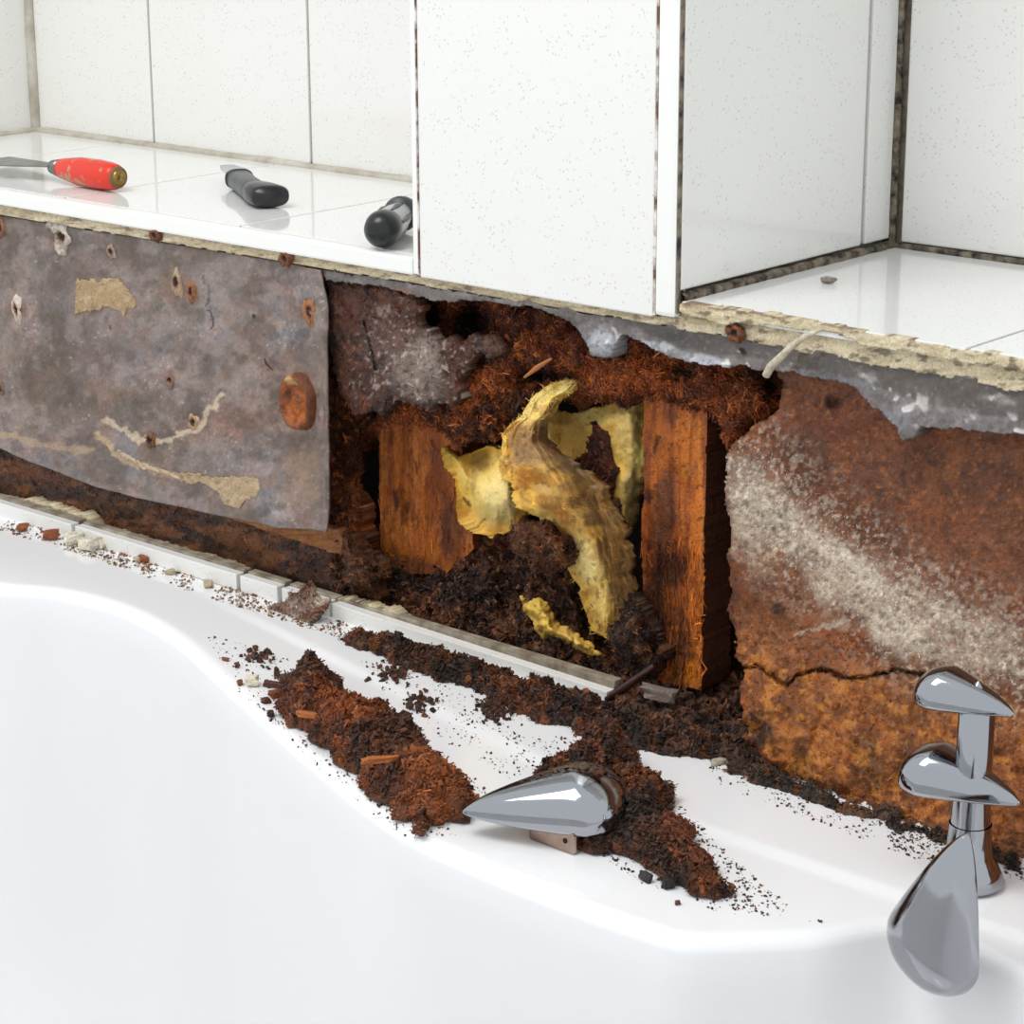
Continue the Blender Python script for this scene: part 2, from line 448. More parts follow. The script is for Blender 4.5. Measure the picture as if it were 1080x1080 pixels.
# right sill
sl = tag(box('sill_bed', (XR-.002, .004, ZT-.004), (XEND, YB+.03, ZSH-.006), M['mortar']), 'white tiled sill in the right niche with a crumbling front edge', 'shelf', kind='structure')
for i in range(4):
    tile(sl, (XR+.001+i*.2+g, .0005, ZSH-.007), (XR+.001+(i+1)*.2-g, YB-.002, ZSH), M['shelf_tile'], .0007)
tag(box('added_soffit', (XL-.03, .0, ZTOP), (XEND, YB+.05, ZTOP+.03), M['trim']), 'unseen white soffit added above the niches to darken their back walls', 'added_soffit', kind='structure')  # unseen soffit, added to keep overhead light off the niche backs
# masonry behind the boards
tag(box('wall_masonry', (-1.15, .115, .0), (XEND, .16, ZT-.012), M['dark']), 'dark backing board at the rear of the rotten wall cavity', 'wall', kind='structure')
tag(box('floor', (-1.4, -2.4, -.05), (1.6, .16, 0), plain('grey_floor', '#a9a6a1', .4)), 'plain grey bathroom floor under the bathtub', 'floor', kind='structure')

# ================================================================== BATHTUB
def catmull(P, n, closed=True):
    P = np.array(P, float); m_ = len(P); out = []
    for i in range(m_):
        p0, p1, p2, p3 = P[i-1], P[i], P[(i+1) % m_], P[(i+2) % m_]
        t = np.linspace(0, 1, n, endpoint=False)[:, None]
        out.append(.5*((2*p1)+(-p0+p2)*t+(2*p0-5*p1+4*p2-p3)*t*t+(-p0+3*p1-3*p2+p3)*t**3))
    return np.concatenate(out)
ed = dpoly([(0, 613), (70, 619), (140, 636), (200, 668), (260, 722), (350, 800), (430, 862), (520, 905), (620, 944), (690, 968), (722, 977), (760, 978), (850, 974), (972, 966)], ZD)
loop = np.concatenate([ed, np.array([(.60, -.155), (.69, -.21), (.72, -.4), (.69, -.6), (.5, -.70), (0, -.72), (-.5, -.70), (-.76, -.6), (-.84, -.42), (-.78, -.27), (-.60, -.185), (-.45, -.15)])])
loop = catmull(loop, 16)
ctr = np.array([.45, -.55])
ang = np.unwrap(np.arctan2(loop[:, 1]-ctr[1], loop[:, 0]-ctr[0]))
NL = len(loop)
x0, x1, y0_, y1_ = -.98, .80, -.80, -.0005
dirv = loop-ctr
tx = np.where(dirv[:, 0] > 0, (x1-ctr[0])/np.maximum(dirv[:, 0], 1e-9), (x0-ctr[0])/np.minimum(dirv[:, 0], -1e-9))
ty = np.where(dirv[:, 1] > 0, (y1_-ctr[1])/np.maximum(dirv[:, 1], 1e-9), (y0_-ctr[1])/np.minimum(dirv[:, 1], -1e-9))
outer = ctr+dirv*np.minimum(tx, ty)[:, None]
rings = []
def deck_z(x, y):
    """raised wall-side band of the rim"""
    a = dp(np.array(300.), np.array(668.), ZD)[:2]; b = dp(np.array(600.), np.array(818.), ZD)[:2]
    t = (x-a[0])/(b[0]-a[0]); yl = a[1]+(b[1]-a[1])*np.clip(t, -3, 1.12)
    band = sm(-.006, .006, y-yl)*sm(-.6, .1, t)
    return ZD+.0022*(band-1)*sm(-.9, -.2, t)*1.0
NR = 70
rings.append(np.column_stack([outer, np.full(NL, ZD-.06)]))
for k in range(NR+1):
    t = (k/NR); p = outer*(1-t)+loop*t
    rings.append(np.column_stack([p, deck_z(p[:, 0], p[:, 1])]))
c0 = ctr; bot = c0+(loop-c0)*np.array([.88, .80])
tg_ = np.roll(loop, -2, 0)-np.roll(loop, 2, 0); tg_ /= np.linalg.norm(tg_, axis=1)[:, None]
nrm = np.stack([tg_[:, 1], -tg_[:, 0]], 1); nrm *= np.sign((nrm*(ctr-loop)).sum())
ln = np.linalg.norm(dirv, axis=1)[:, None]
inn = nrm
# rounded lip, then steep wall, then floor fillet
for a in np.linspace(0, 1, 8)[1:]:
    th = a*math.radians(76); R_ = .011
    p = loop+inn*(R_*math.sin(th)); zz = deck_z(loop[:, 0], loop[:, 1])-R_*(1-math.cos(th))
    rings.append(np.column_stack([p, zz]))
lip = rings[-1].copy()
for a in np.linspace(0, 1, 26)[1:]:
    s_ = a**1.35*.75+a*.25*.6
    w_ = .30*a+.70*a**4
    p = lip[:, :2]*(1-w_)+bot*w_
    z_ = lip[:, 2]*(1-1)+(lip[:, 2]-(1-(1-a)**1.35)*.40)
    rings.append(np.column_stack([p, z_]))
for a in (.6, .2, .001):
    rings.append(np.column_stack([c0+(bot-c0)*a, np.full(NL, rings[-1][:, 2].mean()-.002)]))
V = np.concatenate(rings); nR = len(rings)
G = np.arange(nR*NL).reshape(nR, NL); G = np.concatenate([G, G[:, :1]], 1)
tubo = empty('bathtub', (0, -.4, 0))
o = mesh_np('basin', V-np.array([0, -.4, 0]), sheetgrid(G)[:, ::-1], M['acrylic'], parent=tubo)
tag(tubo, 'white acrylic bathtub with a wide rim below the damaged wall', 'bathtub')
box('apron', (x0+.002, y0_+.4, .0), (x1-.002, y0_+.42, ZD-.058), M['acrylic'], tubo, .004)

# ================================================================== CUT TILE UPSTAND above the rim
def strip_piece(pxa, pxb, ztop, tilt=0, hgt=None):
    a = wp(np.array(float(pxa)), np.array(540.), -.002); b = wp(np.array(float(pxb)), np.array(540.), -.002)
    return a[0], b[0]
def x_at(px, z, y):      # x on the wall line (y,z) that shows at pixel column px
    xs_ = np.linspace(-1.2, .9, 4000); u, _ = proj(np.stack([xs_, np.full_like(xs_, y), np.full_like(xs_, z)], -1))
    return float(np.interp(px, u, xs_))
pieces = [(-160, -92), (-88, 75), (79, 249), (253, 292), (297, 346), (350, 640)]
grp = 'cut tile pieces standing along the tub rim'
lab = ['narrow cut white tile piece at the far left of the tub rim', 'cut white tile piece at the left end of the tub rim', 'long cut white tile piece below the wooden sill plate',
       'short cut white tile piece left of the mouldy flake', 'cut white tile piece hidden behind the mouldy flake', 'long cut white tile piece below the yellow insulation']
for (a, b), l in zip(pieces, lab):
    xa, xb = x_at(a, ZS, -.004), x_at(b, ZS, -.004)
    t = empty('cut_tile', (xa, -.004, ZD)); long_ = b > 600
    h = ZS-ZD+.001
    z1 = h-(.010 if long_ else 0)
    me = box_mesh((0, 0, -.001), (xb-xa, .008, h), .0006)
    for v in me.vertices:
        if long_ and v.co.x > .1: v.co.z -= 0.004
    link('glazed_face', me, M['tile'], t, False)
    mo = box('mortar_back', (.0, .0082, 0), (xb-xa, .016, h+.0015), M['grout'], t, .001)
    tag(t, l, 'tile', grp)

# ================================================================== GREY SHEET (left)
top = [(-140, 205), (-70, 216), (0, 227), (60, 237), (120, 246), (180, 256), (240, 266), (300, 276), (344, 284)]
botm = [(-140, 420), (-70, 446), (0, 472), (50, 492), (100, 512), (150, 525), (200, 534), (250, 544), (300, 553), (357, 558)]
nu, nv = 300, 190
def polyl(P, t):
    P = np.array(P, float); s = np.linspace(0, 1, len(P)); return np.stack([np.interp(t, s, P[:, 0]), np.interp(t, s, P[:, 1])], -1)
T = polyl(top, np.linspace(0, 1, nu)); B = polyl(botm, np.linspace(0, 1, nu))
vv = np.linspace(0, 1, nv)[:, None, None]
GP = T[None]*(1-vv)+B[None]*vv
# right edge wobbles
wob = np.interp(np.linspace(0, 1, nv), [0, .08, .16, .4, .6, .75, .9, 1], [-1, 1, 3.5, 1.5, 0, 1, 1.5, 0])
GP[:, :, 0] += wob[:, None]*np.linspace(0, 1, nu)[None]**8
px, py = GP[..., 0], GP[..., 1]
W0 = wp(px, py, .008)
uu = np.linspace(0, 1, nu)[None].repeat(nv, 0); v2 = np.linspace(0, 1, nv)[:, None].repeat(nu, 1)
rel = (fbm(W0[..., 0]/.05, W0[..., 2]/.05, 11, 4)-.5)*.006+(fbm(W0[..., 0]/.012, W0[..., 2]/.012, 15, 3)-.5)*.0014
rel -= .007*sm(.6, 1, v2)*sm(.3, 1, uu)+.002*sm(.93, 1, uu)
def dent(cx, cy, r, a): 
    global rel
    rel = rel+a*np.exp(-(((px-cx)/r)**2+((py-cy)/r)**2))
dent(310, 535, 16, -.003); dent(290, 545, 12, .0015); dent(317, 423, 26, -.0015); dent(205, 445, 18, .002); dent(120, 450, 20, .002)
rel -= .0018*(1-sm(1, 5, segdist([(325, 272), (345, 330), (352, 470), (356, 556)], px, py, False)))
SHY = .008
Vs = W0.copy(); Vs[..., 1] = SHY+np.minimum(rel, .005)-.002
pt = Paint(px, py, hexc('#86797a'), 3, 7)
pt.noise(45, .42, .62, '#8f857f', .8, 1).noise(30, .45, .7, '#6a645f', .8, 2).noise(60, .5, .72, '#7a7c85', .8, 3).noise(18, .55, .75, '#a08b84', .6, 4)
pt.ell(60, 400, 75, 60, '#645a4c', .75, 10, .8).ell(30, 280, 60, 40, '#6d6156', .6, 0, .8).ell(200, 290, 40, 40, '#87847f', .5, 0, .8)
pt.ell(130, 260, 120, 14, '#5e564e', .6, 9, .7).ell(165, 340, 25, 50, '#5f5b57', .5, 10, .8).ell(300, 275, 50, 16, '#5c5148', .6, 9, .8)
pt.ell(260, 440, 55, 26, '#8d6450', .65, -18, .8).ell(318, 470, 30, 60, '#8e6a52', .45, 0, .8).ell(300, 385, 35, 25, '#84604b', .5, 0, .8)
pt.ell(190, 560-90, 60, 22, '#857a72', .4).ell(335, 500, 14, 30, '#a39079', .6)
pt.ell(110, 375, 42, 30, '#7d7078', .7, 0, .9).ell(70, 300, 25, 30, '#7d7379', .6, 0, .7)
pt.line([(112, 446), (150, 463), (180, 461), (212, 450), (240, 415)], 4.5, '#b9ab97', .9)
pt.line([(0, 458), (45, 468), (95, 476)], 5, '#a0917d', .7)
pt.line([(103, 458), (120, 476), (150, 492), (190, 505)], 5, '#ac9a80', .9)
pt.line([(217, 290), (222, 318), (226, 343)], 1.5, '#2c2622', .9)
pt.line([(0, 300), (22, 260), (28, 330)], 1.6, '#544b43', .5)
pt.mix(sm(.80, .86, fbm(px/2.6, py/2.6, 777, 2))*sm(.45, .6, fbm(px/40, py/40, 778, 3)), '#cfc9c6', .7).mix(sm(.78, .86, fbm(px/3, py/3, 779, 2)), '#3d3530', .5)
pt.noise(9, .56, .72, '#5d534b', .45, 21).noise(7, .58, .74, '#a39894', .4, 22).noise(22, .55, .68, '#80675a', .5, 23)
for hx_, hy_, hr_ in [(67, 249, 18), (19, 326, 12), (118, 265, 9), (195, 302, 20), (327, 329, 14), (180, 400, 10), (205, 445, 14), (160, 464, 12), (2, 240, 12)]: pt.ell(hx_, hy_, hr_, hr_*1.25, '#6f4c38', .6, 0, .9)
pt.line([(100, 268), (345, 300)], 6, '#5b5149', .3)
pt.noise(34, .48, .62, '#5a4f47', .55, 31).noise(16, .54, .68, '#4f463f', .5, 32).noise(26, .56, .70, '#9a8f8c', .5, 33)
pt.line([(112, 446), (150, 463), (180, 461), (212, 450), (240, 415)], 4.0, '#c4b6a2', .85).line([(103, 458), (120, 476), (150, 492), (190, 505)], 4.5, '#b5a286', .85).line([(0, 458), (45, 468), (95, 476)], 5, '#a8987f', .6).line([(217, 290), (222, 318), (226, 343)], 1.6, '#2c2622', .9)
pt.ell(325, 510, 26, 34, '#a08a78', .4, 0, .9).ell(308, 540, 14, 9, '#b3aeb2', .6, 0, .8).ell(230, 300, 40, 30, '#8c8a8c', .4, 0, .9)  # small pale ellipse at the bottom corner is glare painted into the colour
pt.grain(.25, 2.5); pt.c = pt.c*np.array([.95, .86, .78])
shp = empty('grey_laminate_sheet', (float(Vs[-1, -1, 0]), SHY, float(Vs[-1, -1, 2])))
tag(shp, 'stained grey laminate sheet with rusty screw holes, left of the cavity', 'wall panel')
org = np.array(shp.location)
n_ = nu*nv; Gi = np.arange(n_).reshape(nv, nu)
Vb = Vs.copy(); Vb[..., 1] += .0016
V = np.concatenate([Vs.reshape(-1, 3), Vb.reshape(-1, 3)])-org
F = [sheetgrid(Gi)[:, ::-1], sheetgrid(Gi+n_)]
for e in (Gi[0], Gi[-1][::-1], Gi[:, 0][::-1], Gi[:, -1]):
    F.append(np.stack([e[:-1], e[1:], e[1:]+n_, e[:-1]+n_], 1))
cc = pt.c.reshape(-1, 3); 
mesh_np('sheet', V, np.concatenate(F), M['sheet'], np.concatenate([cc, cc*.7]), shp)
def sheet_y(cx, cy):
    k = np.argmin((px-cx)**2+(py-cy)**2); return float(Vs.reshape(-1, 3)[k, 1])
def on_sheet(cx, cy, dy=0): 
    return wp(np.array(float(cx)), np.array(float(cy)), sheet_y(cx, cy)+dy)

def reparent(o, parent):
    o.parent = parent; o.matrix_parent_inverse = Matrix.Translation(parent.location).inverted(); return o

# exposed paper patches
def patch(pts, col, name, parent, y, seed, mats='rot', lift=.0009):
    def yf(x, z, d, ux, uy): 
        base = np.array([sheet_y(a, b) for a, b in zip(ux[::9], uy[::9])]); base = np.interp(np.arange(len(ux)), np.arange(len(ux))[::9], base)
        return base-y-lift+(fbm(x/.004, z/.004, seed)-.5)*.0008
    def cf(x, z, d, ux, uy):
        p = Paint(ux, uy, hexc(col), seed, 3); p.noise(7, .5, .7, '#c0a888', .6, 1).noise(4, .62, .75, '#7b5f3d', .6, 2).grain(.15); return p.c
    o, *_ = slab(name, pts, y, .0011, .001, yf, cf, M[mats], None, .0012, .006, seed)
    return reparent(o, parent)
patch([(80, 294), (103, 295), (124, 292), (136, 306), (144, 318), (142, 328), (133, 326), (131, 339), (127, 328), (110, 325), (95, 329), (77, 331)], '#a68b66', 'torn_paper_patch', shp, SHY, 21)
patch([(182, 498), (205, 499), (225, 503), (250, 503), (272, 503), (276, 514), (271, 526), (257, 530), (254, 536), (243, 536), (234, 530), (230, 520), (216, 512), (196, 510)], '#a89071', 'torn_paper_patch', shp, SHY, 22)
patch([(120, 470), (135, 480), (160, 492), (186, 499), (196, 508), (180, 504), (150, 495), (128, 482)], '#b3a085', 'torn_paper_patch', shp, SHY, 23)

# rusty screw holes / fixings
def blob(name, c, r, ry, col_in, col_out, parent, seed, dome=.002, pit=True, mat='wet', n=22, rim=1.0):
    """small crusty disc standing proud of the sheet, with a pit in the middle"""
    th = np.linspace(0, 2*np.pi, n, endpoint=False); V = []; C = []
    rad = [1.15, 1.0, .8, .55, .35, .18, .0]
    hh = [-.3, .25, .75, .9, .5, .3, .25] if pit else [-.3, .4, .8, 1.0, 1.05, 1.05, 1.05]
    for q, h in zip(rad, hh):
        jr = 1+(fbm(np.cos(th)*2+seed, np.sin(th)*2+q*3, seed, 3)-.5)*1.3
        jh = h*dome*(1+(fbm(np.cos(th)*3+seed, np.sin(th)*3+q*5, seed+4, 3)-.5)*.9)
        V.append(np.stack([c[0]+np.cos(th)*q*r*jr, c[1]-jh, c[2]+np.sin(th)*q*ry*jr], -1))
        t = np.clip((q-.35)/.5, 0, 1)
        base = hexc(col_in)*(1-t)+hexc(col_out)*t
        if pit and q < .4: base = hexc('#241008')
        C.append(base[None]*(1+(fbm(np.cos(th)*4+seed, np.sin(th)*4+q*7, seed+9, 3)-.5)[:, None]*1.0))
    V = np.concatenate(V); C = np.concatenate(C)
    F = [(i*n+j, i*n+(j+1) % n, (i+1)*n+(j+1) % n, (i+1)*n+j) for i in range(len(rad)-1) for j in range(n)]
    o = mesh_np(name, V, F, M[mat], C, None)
    return reparent(o, parent)
HOLES = [(67, 249, .0085, .0095, '#8a4a1c', '#c9c0b2', .004), (19, 326, .0055, .010, '#9c5420', '#cfc6b8', .003), (118, 265, .0042, .006, '#8d4a1c', '#a89a88', .002),
         (187, 297, .0055, .009, '#8f4716', '#b0987c', .003), (203, 307, .0058, .007, '#9a5222', '#93643c', .003), (327, 329, .0062, .009, '#a45a24', '#99673f', .002),
         (180, 400, .0045, .006, '#a4551e', '#7d6a60', .002), (205, 445, .006, .007, '#a15822', '#b8a07c', .0025), (160, 464, .0055, .0065, '#5c2a10', '#7c5436', .0035),
         (2, 240, .005, .008, '#a05018', '#7a5a48', .003), (2, 410, .005, .006, '#8d4518', '#6f5d50', .002), (268, 333, .0018, .002, '#3a2a20', '#5a4a44', .001), (117, 345, .0018, .003, '#7a5a38', '#8d7350', .001)]
for i, (hx, hy, r, ry, ci, co, dm) in enumerate(HOLES):
    blob('rusty_screw_hole', on_sheet(hx, hy, .0003), r, ry, ci, co, shp, 30+i, dm)
# plaster tuft under the top hole
blob('plaster_dab', on_sheet(66, 262, .0004), .008, .006, '#c9c0b0', '#b8ad9c', shp, 61, .0025, False)
blob('plaster_dab', on_sheet(58, 237, .0004), .011, .006, '#c5bcab', '#a89b88', shp, 62, .0025, False)
# big rusty bolt head
bc = on_sheet(317, 423)
def bolt_head(c, r, ry):
    n, rad = 48, np.linspace(1.04, 0, 26); th = np.linspace(0, 2*np.pi, n, endpoint=False); T2, R2 = np.meshgrid(th, rad)
    hgt = np.interp(R2, [0, .35, .55, .72, .86, .96, 1.04], [.0052, .0046, .0040, .0062, .0085, .0070, -.001])
    x_ = np.cos(T2)*R2; z_ = np.sin(T2)*R2
    hgt = hgt+(fbm(x_*3+5, z_*3, 71, 4)-.5)*.004+(fbm(x_*9+5, z_*9, 74, 3)-.5)*.0016
    wob = 1+(fbm(np.cos(T2)*1.5+3, np.sin(T2)*1.5, 77, 2)-.5)*.10
    V_ = np.stack([c[0]+x_*r*wob, c[1]-hgt+.001, c[2]+z_*ry*wob], -1).reshape(-1, 3)
    p_ = Paint(x_*40, z_*40, hexc('#8d4616'), 71, 4)
    p_.noise(14, .45, .62, '#a85c1e', .8, 1).noise(9, .5, .68, '#5c2a0e', .8, 2).mix(sm(.75, .95, R2), '#5a3018', .7).ell(-6, 30, 18, 8, '#c9a066', .9).ell(-20, 8, 10, 8, '#4a2a1c', .8).ell(8, -12, 14, 16, '#b5621c', .7).mix(1-sm(.1, .3, np.hypot(x_-.05, z_)), '#6a3410', .6).grain(.25)  # golden ellipse near the top is a painted highlight on the rust
    G_ = np.arange(n*len(rad)).reshape(len(rad), n); G_ = np.concatenate([G_, G_[:, :1]], 1)
    return reparent(mesh_np('rusted_bolt_head', V_, sheetgrid(G_), M['wet'], p_.c.reshape(-1, 3)), shp)
bolt_head(bc, .0165, .0205)
tw = on_sheet(284, 383, -.001)
tube('splinter', [tw+np.array([-.004, -.001, .003]), tw+np.array([.0, -.003, 0]), tw+np.array([.006, -.002, -.004])], [.0004, .0009, .0003], plain('dark_splinter', '#3a2416', .8)).name = 'splinter'
reparent(bpy.data.objects['splinter'], shp)

# ================================================================== SILL PLATE and wedge under the sheet
def wood_col(base, seed, dark, light, sx_=40, sy_=3, vert=False):
    def cf(x, z, d, ux, uy):
        p = Paint(ux, uy, hexc(base), seed, 5)
        p.noise(sx_, .42, .62, dark, .8, 1, sy_).noise(sx_*.7, .5, .7, light, .7, 2, sy_*1.3).noise(9, .55, .75, dark, .5, 3).grain(.25, 2)
        return p.c
    return cf
def relief(a1, s1, a2, s2, seed, edge=.0):
    def yf(x, z, d, ux, uy): 
        return (fbm(x/s1, z/s1, seed, 4)-.5)*2*a1+(fbm(x/s2, z/s2, seed+5, 4)-.5)*2*a2+edge*(1-sm(0, .004, d))
    return yf
def topslab(name, pts, y, thick, yf, cf, mat, label, cat, step=.001, jag=.0015, jsc=.006, seed=0, group=None, **k):
    o, V, C, d = slab(name, pts, y, step, thick, yf, cf, M[mat], None, jag, jsc, seed, **k)
    tag(o, label, cat, group); return o, V, C, d
def plate_col(x, z, d, ux, uy):
    p = Paint(ux, uy, hexc('#4a2a15'), 41, 6)
    p.noise(38, .45, .62, '#2a160b', .85, 1, 9).noise(26, .52, .7, '#7a4720', .8, 2, 9).noise(10, .55, .72, '#915527', .5, 3, 6).noise(7, .58, .75, '#1c0f08', .6, 4)
    p.ell(255, 570, 40, 10, '#7a4418', .6, 18).ell(40, 500, 50, 8, '#6d3a18', .6, 15).ell(340, 612, 40, 14, '#2a170c', .7, 15).grain(.35, 2); return p.c
o, V, C, d = topslab('sill_plate', [(-120, 425), (0, 462), (120, 510), (240, 538), (356, 556), (372, 572), (366, 596), (374, 610), (362, 624), (368, 646), (345, 638), (250, 603), (80, 551), (0, 526), (-120, 490)], .022, .03,
        relief(.0022, .02, .001, .005, 41), plate_col, 'wet', 'dark stained wooden sill plate showing below the grey sheet', 'beam', .0012, .0008, seed=41)
fibres_on('wood_fibres', V, C, 900, o, (.002, .007), .0005)
# hardware crumbs on it are made with the plaster crumbs; pale wedge of board:
topslab('pale_board_wedge', [(228, 541), (300, 552), (357, 557), (362, 570), (360, 586), (330, 577), (290, 563), (255, 552)], .0165, .008, relief(.0006, .02, .0003, .004, 43),
        wood_col('#9a5f2c', 43, '#7d4a1f', '#b0763c'), 'rot', 'pale orange wedge of wood below the corner of the grey sheet', 'board', .001, .0004, seed=43)

# ================================================================== ROTTEN CHIPBOARD
def gauss(ux, uy, cx, cy, rx, ry): return np.exp(-(((ux-cx)/rx)**2+((uy-cy)/ry)**2))
core_pts = [(335, 284), (430, 296), (520, 308), (612, 325), (700, 338), (830, 360), (826, 396), (820, 430), (790, 450), (772, 466), (766, 480), (764, 458), (748, 436), (712, 428), (680, 424), (652, 426),
            (630, 424), (612, 430), (598, 424), (572, 420), (548, 440), (534, 456), (522, 468), (502, 464), (480, 470), (468, 455), (440, 450), (412, 446), (400, 444), (396, 470), (384, 450), (380, 500), (384, 560), (388, 580), (378, 604), (364, 612), (352, 600), (345, 560), (340, 500)]
def core_y(x, z, d, ux, uy):
    r = (fbm(x/.03, z/.03, 81, 4)-.5)*.022+(fbm(x/.007, z/.007, 85, 4)-.5)*.010
    w_, _ = worley(x/.006, z/.006, 88); r += (w_-.5)*.003
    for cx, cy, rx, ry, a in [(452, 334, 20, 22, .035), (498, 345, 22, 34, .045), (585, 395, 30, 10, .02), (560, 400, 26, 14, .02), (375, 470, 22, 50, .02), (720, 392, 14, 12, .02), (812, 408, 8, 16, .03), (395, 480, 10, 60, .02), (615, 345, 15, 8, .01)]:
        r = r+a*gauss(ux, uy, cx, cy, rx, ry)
    for cx, cy, rx, ry, a in [(430, 450, 40, 12, .008), (525, 405, 30, 14, .008), (690, 400, 50, 16, .010), (780, 425, 30, 26, .010), (600, 375, 40, 25, .004), (375, 560, 20, 30, .008)]:
        r = r-a*gauss(ux, uy, cx, cy, rx, ry)
    return r+.010*(1-sm(0, .010, d))
def core_col(x, z, d, ux, uy):
    p = Paint(ux, uy, hexc('#56280f'), 81, 6)
    p.noise(40, .42, .62, '#33170b', .9, 1).noise(26, .5, .7, '#7c3c14', .85, 2).noise(12, .5, .72, '#23100a', .7, 3).noise(9, .55, .75, '#97511f', .6, 4)
    p.ell(520, 400, 40, 20, '#7a3d16', .7).ell(640, 400, 40, 22, '#80421a', .7).ell(590, 360, 50, 22, '#562509', .8).ell(690, 395, 50, 25, '#7d3f15', .8).ell(780, 425, 40, 28, '#6a3513', .7)
    p.ell(430, 452, 45, 12, '#7d431b', .8).ell(455, 470, 30, 10, '#8a4a1d', .7).ell(365, 480, 22, 70, '#35180b', .85).ell(375, 580, 30, 24, '#6a3514', .6).ell(385, 545, 20, 30, '#6a3818', .5)
    p.ell(452, 334, 20, 22, '#160b06', .9).ell(498, 345, 26, 34, '#150a06', .95).ell(570, 398, 40, 10, '#1a0e08', .8).ell(722, 392, 14, 10, '#1d120c', .9).ell(812, 410, 9, 20, '#1a0e08', .8).ell(560, 340, 60, 12, '#3c1a0a', .6, 10)  # near-black ellipses paint shade into the holes of the relief
    p.ell(378, 515, 26, 14, '#7e4a22', .5).ell(352, 420, 10, 60, '#2a140a', .7)
    p.noise(3.2, .62, .74, '#b26a2c', .55, 7, oct=3).noise(2.8, .62, .76, '#170c06', .7, 8, oct=3).grain(.35, 2)
    p.c = p.c*np.array([1.4, 1.25, 1.0])
    return p.c
core, V, C, d = topslab('rotten_chipboard', core_pts, .030, .022, core_y, core_col, 'wet', 'crumbling orange-brown chipboard core around the top of the cavity', 'chipboard', .0009, .003, .012, 81)
fibres_on('wood_fibres', V, C, 42000, core, (.0012, .0045), .0004, .001, bright=1.25)
fibres_on('wood_splinters', V, C, 260, core, (.006, .014), .0010, .0012, bright=1.35)
# surface skin with efflorescence, left upper
skin_pts = [(344, 290), (440, 306), (446, 322), (442, 336), (450, 346), (462, 358), (478, 352), (490, 362), (496, 350), (520, 352), (533, 372), (512, 378), (503, 372), (497, 388), (486, 398), (488, 420), (478, 430), (466, 424), (452, 434),
            (434, 426), (416, 424), (404, 436), (388, 434), (372, 440), (360, 418), (352, 396), (346, 350)]
def skin_y(x, z, d, ux, uy):
    return (fbm(x/.025, z/.025, 91, 4)-.5)*.008+(fbm(x/.005, z/.005, 95, 4)-.5)*.003-.004*gauss(ux, uy, 440, 400, 50, 40)+.003*(1-sm(0, .006, d))+.003*(1-sm(.3, 1.4, segdist([(384, 340), (392, 368), (396, 390)], ux, uy, False)))
def skin_col(x, z, d, ux, uy):
    p = Paint(ux, uy, hexc('#4c2716'), 91, 7)
    p.noise(30, .45, .65, '#30180e', .9, 1).noise(16, .52, .72, '#6d3f28', .7, 2)
    p.ell(385, 335, 40, 30, '#502a1a', .7).ell(430, 375, 52, 36, '#6e5346', .7, 25, .7).ell(440, 400, 36, 26, '#8d7b70', .75, 30, .7).ell(448, 372, 18, 22, '#a09187', .6, 20, .7).ell(405, 330, 10, 8, '#9a857a', .6)
    p.ell(520, 362, 14, 10, '#6b4838', .7).ell(370, 400, 20, 30, '#4a2413', .6).mix(sm(.60, .74, fbm(p.px/4, p.py/4, 96, 3))*(1-sm(40, 95, np.hypot(p.px-440, p.py-385))), '#b3a79e', .6).noise(4, .6, .72, '#1c0f09', .6, 6, oct=3)
    p.line([(384, 340), (392, 368), (396, 390)], 2, '#160c07', .9).line([(352, 360), (384, 352)], 1.5, '#160c07', .7).grain(.3, 2)
    return p.c
skin, V, C, d = topslab('blistered_board_skin', skin_pts, .013, .010, skin_y, skin_col, 'wet', 'dark blistered board skin with grey salt bloom right of the grey sheet', 'chipboard', .0009, .002, .008, 91)
fibres_on('wood_fibres', V, C, 300, skin, (.002, .006), .0005)
shiny = on_sheet  # (helper reuse)

# right board with mould
rb_pts = [(818, 380), (870, 388), (930, 396), (1000, 404), (1100, 424), (1200, 446), (1560, 512), (1560, 1100), (1200, 955), (1090, 912), (1000, 884), (960, 866), (900, 846), (850, 826), (806, 806), (790, 784), (784, 752), (780, 726), (786, 716), (778, 690), (772, 664), (768, 640), (770, 612), (766, 590), (769, 560), (764, 530), (763, 500), (766, 476),
          (790, 452), (818, 430), (824, 404)]
crack = [(782, 706), (800, 702), (815, 714), (830, 724), (842, 712), (868, 706), (895, 716), (925, 712), (945, 706), (975, 712), (1010, 716)]
def rb_y(x, z, d, ux, uy):
    r = (fbm(x/.04, z/.04, 101, 4)-.5)*.008+(fbm(x/.006, z/.006, 105, 4)-.5)*.0022
    tb = 1-(806+(ux-806)*.385-uy)/150; r = r-.036*sm(-.1, 1.05, tb)
    low = sm(640, 720, uy-(ux-780)*.30)
    r += low*((fbm(x/.012, z/.012, 109, 4)-.5)*.010-.002)
    r += .006*(1-sm(.4, 2.6, segdist(crack, ux+(fbm(ux/6, uy/6, 7)-.5)*6, uy+(fbm(ux/6, uy/6, 9)-.5)*6, False)))
    r += .008*gauss(ux, uy, 800, 775, 14, 16)-.005*gauss(ux, uy, 860, 780, 60, 40)
    r += .006*gauss(ux, uy, 880, 425, 7, 6)-.003*gauss(ux, uy, 790, 600, 22, 40)
    r = r+.003*(1-sm(0, .005, d))
    return np.minimum(r, dp(ux, uy, ZD)[..., 1]-.010-.0006)
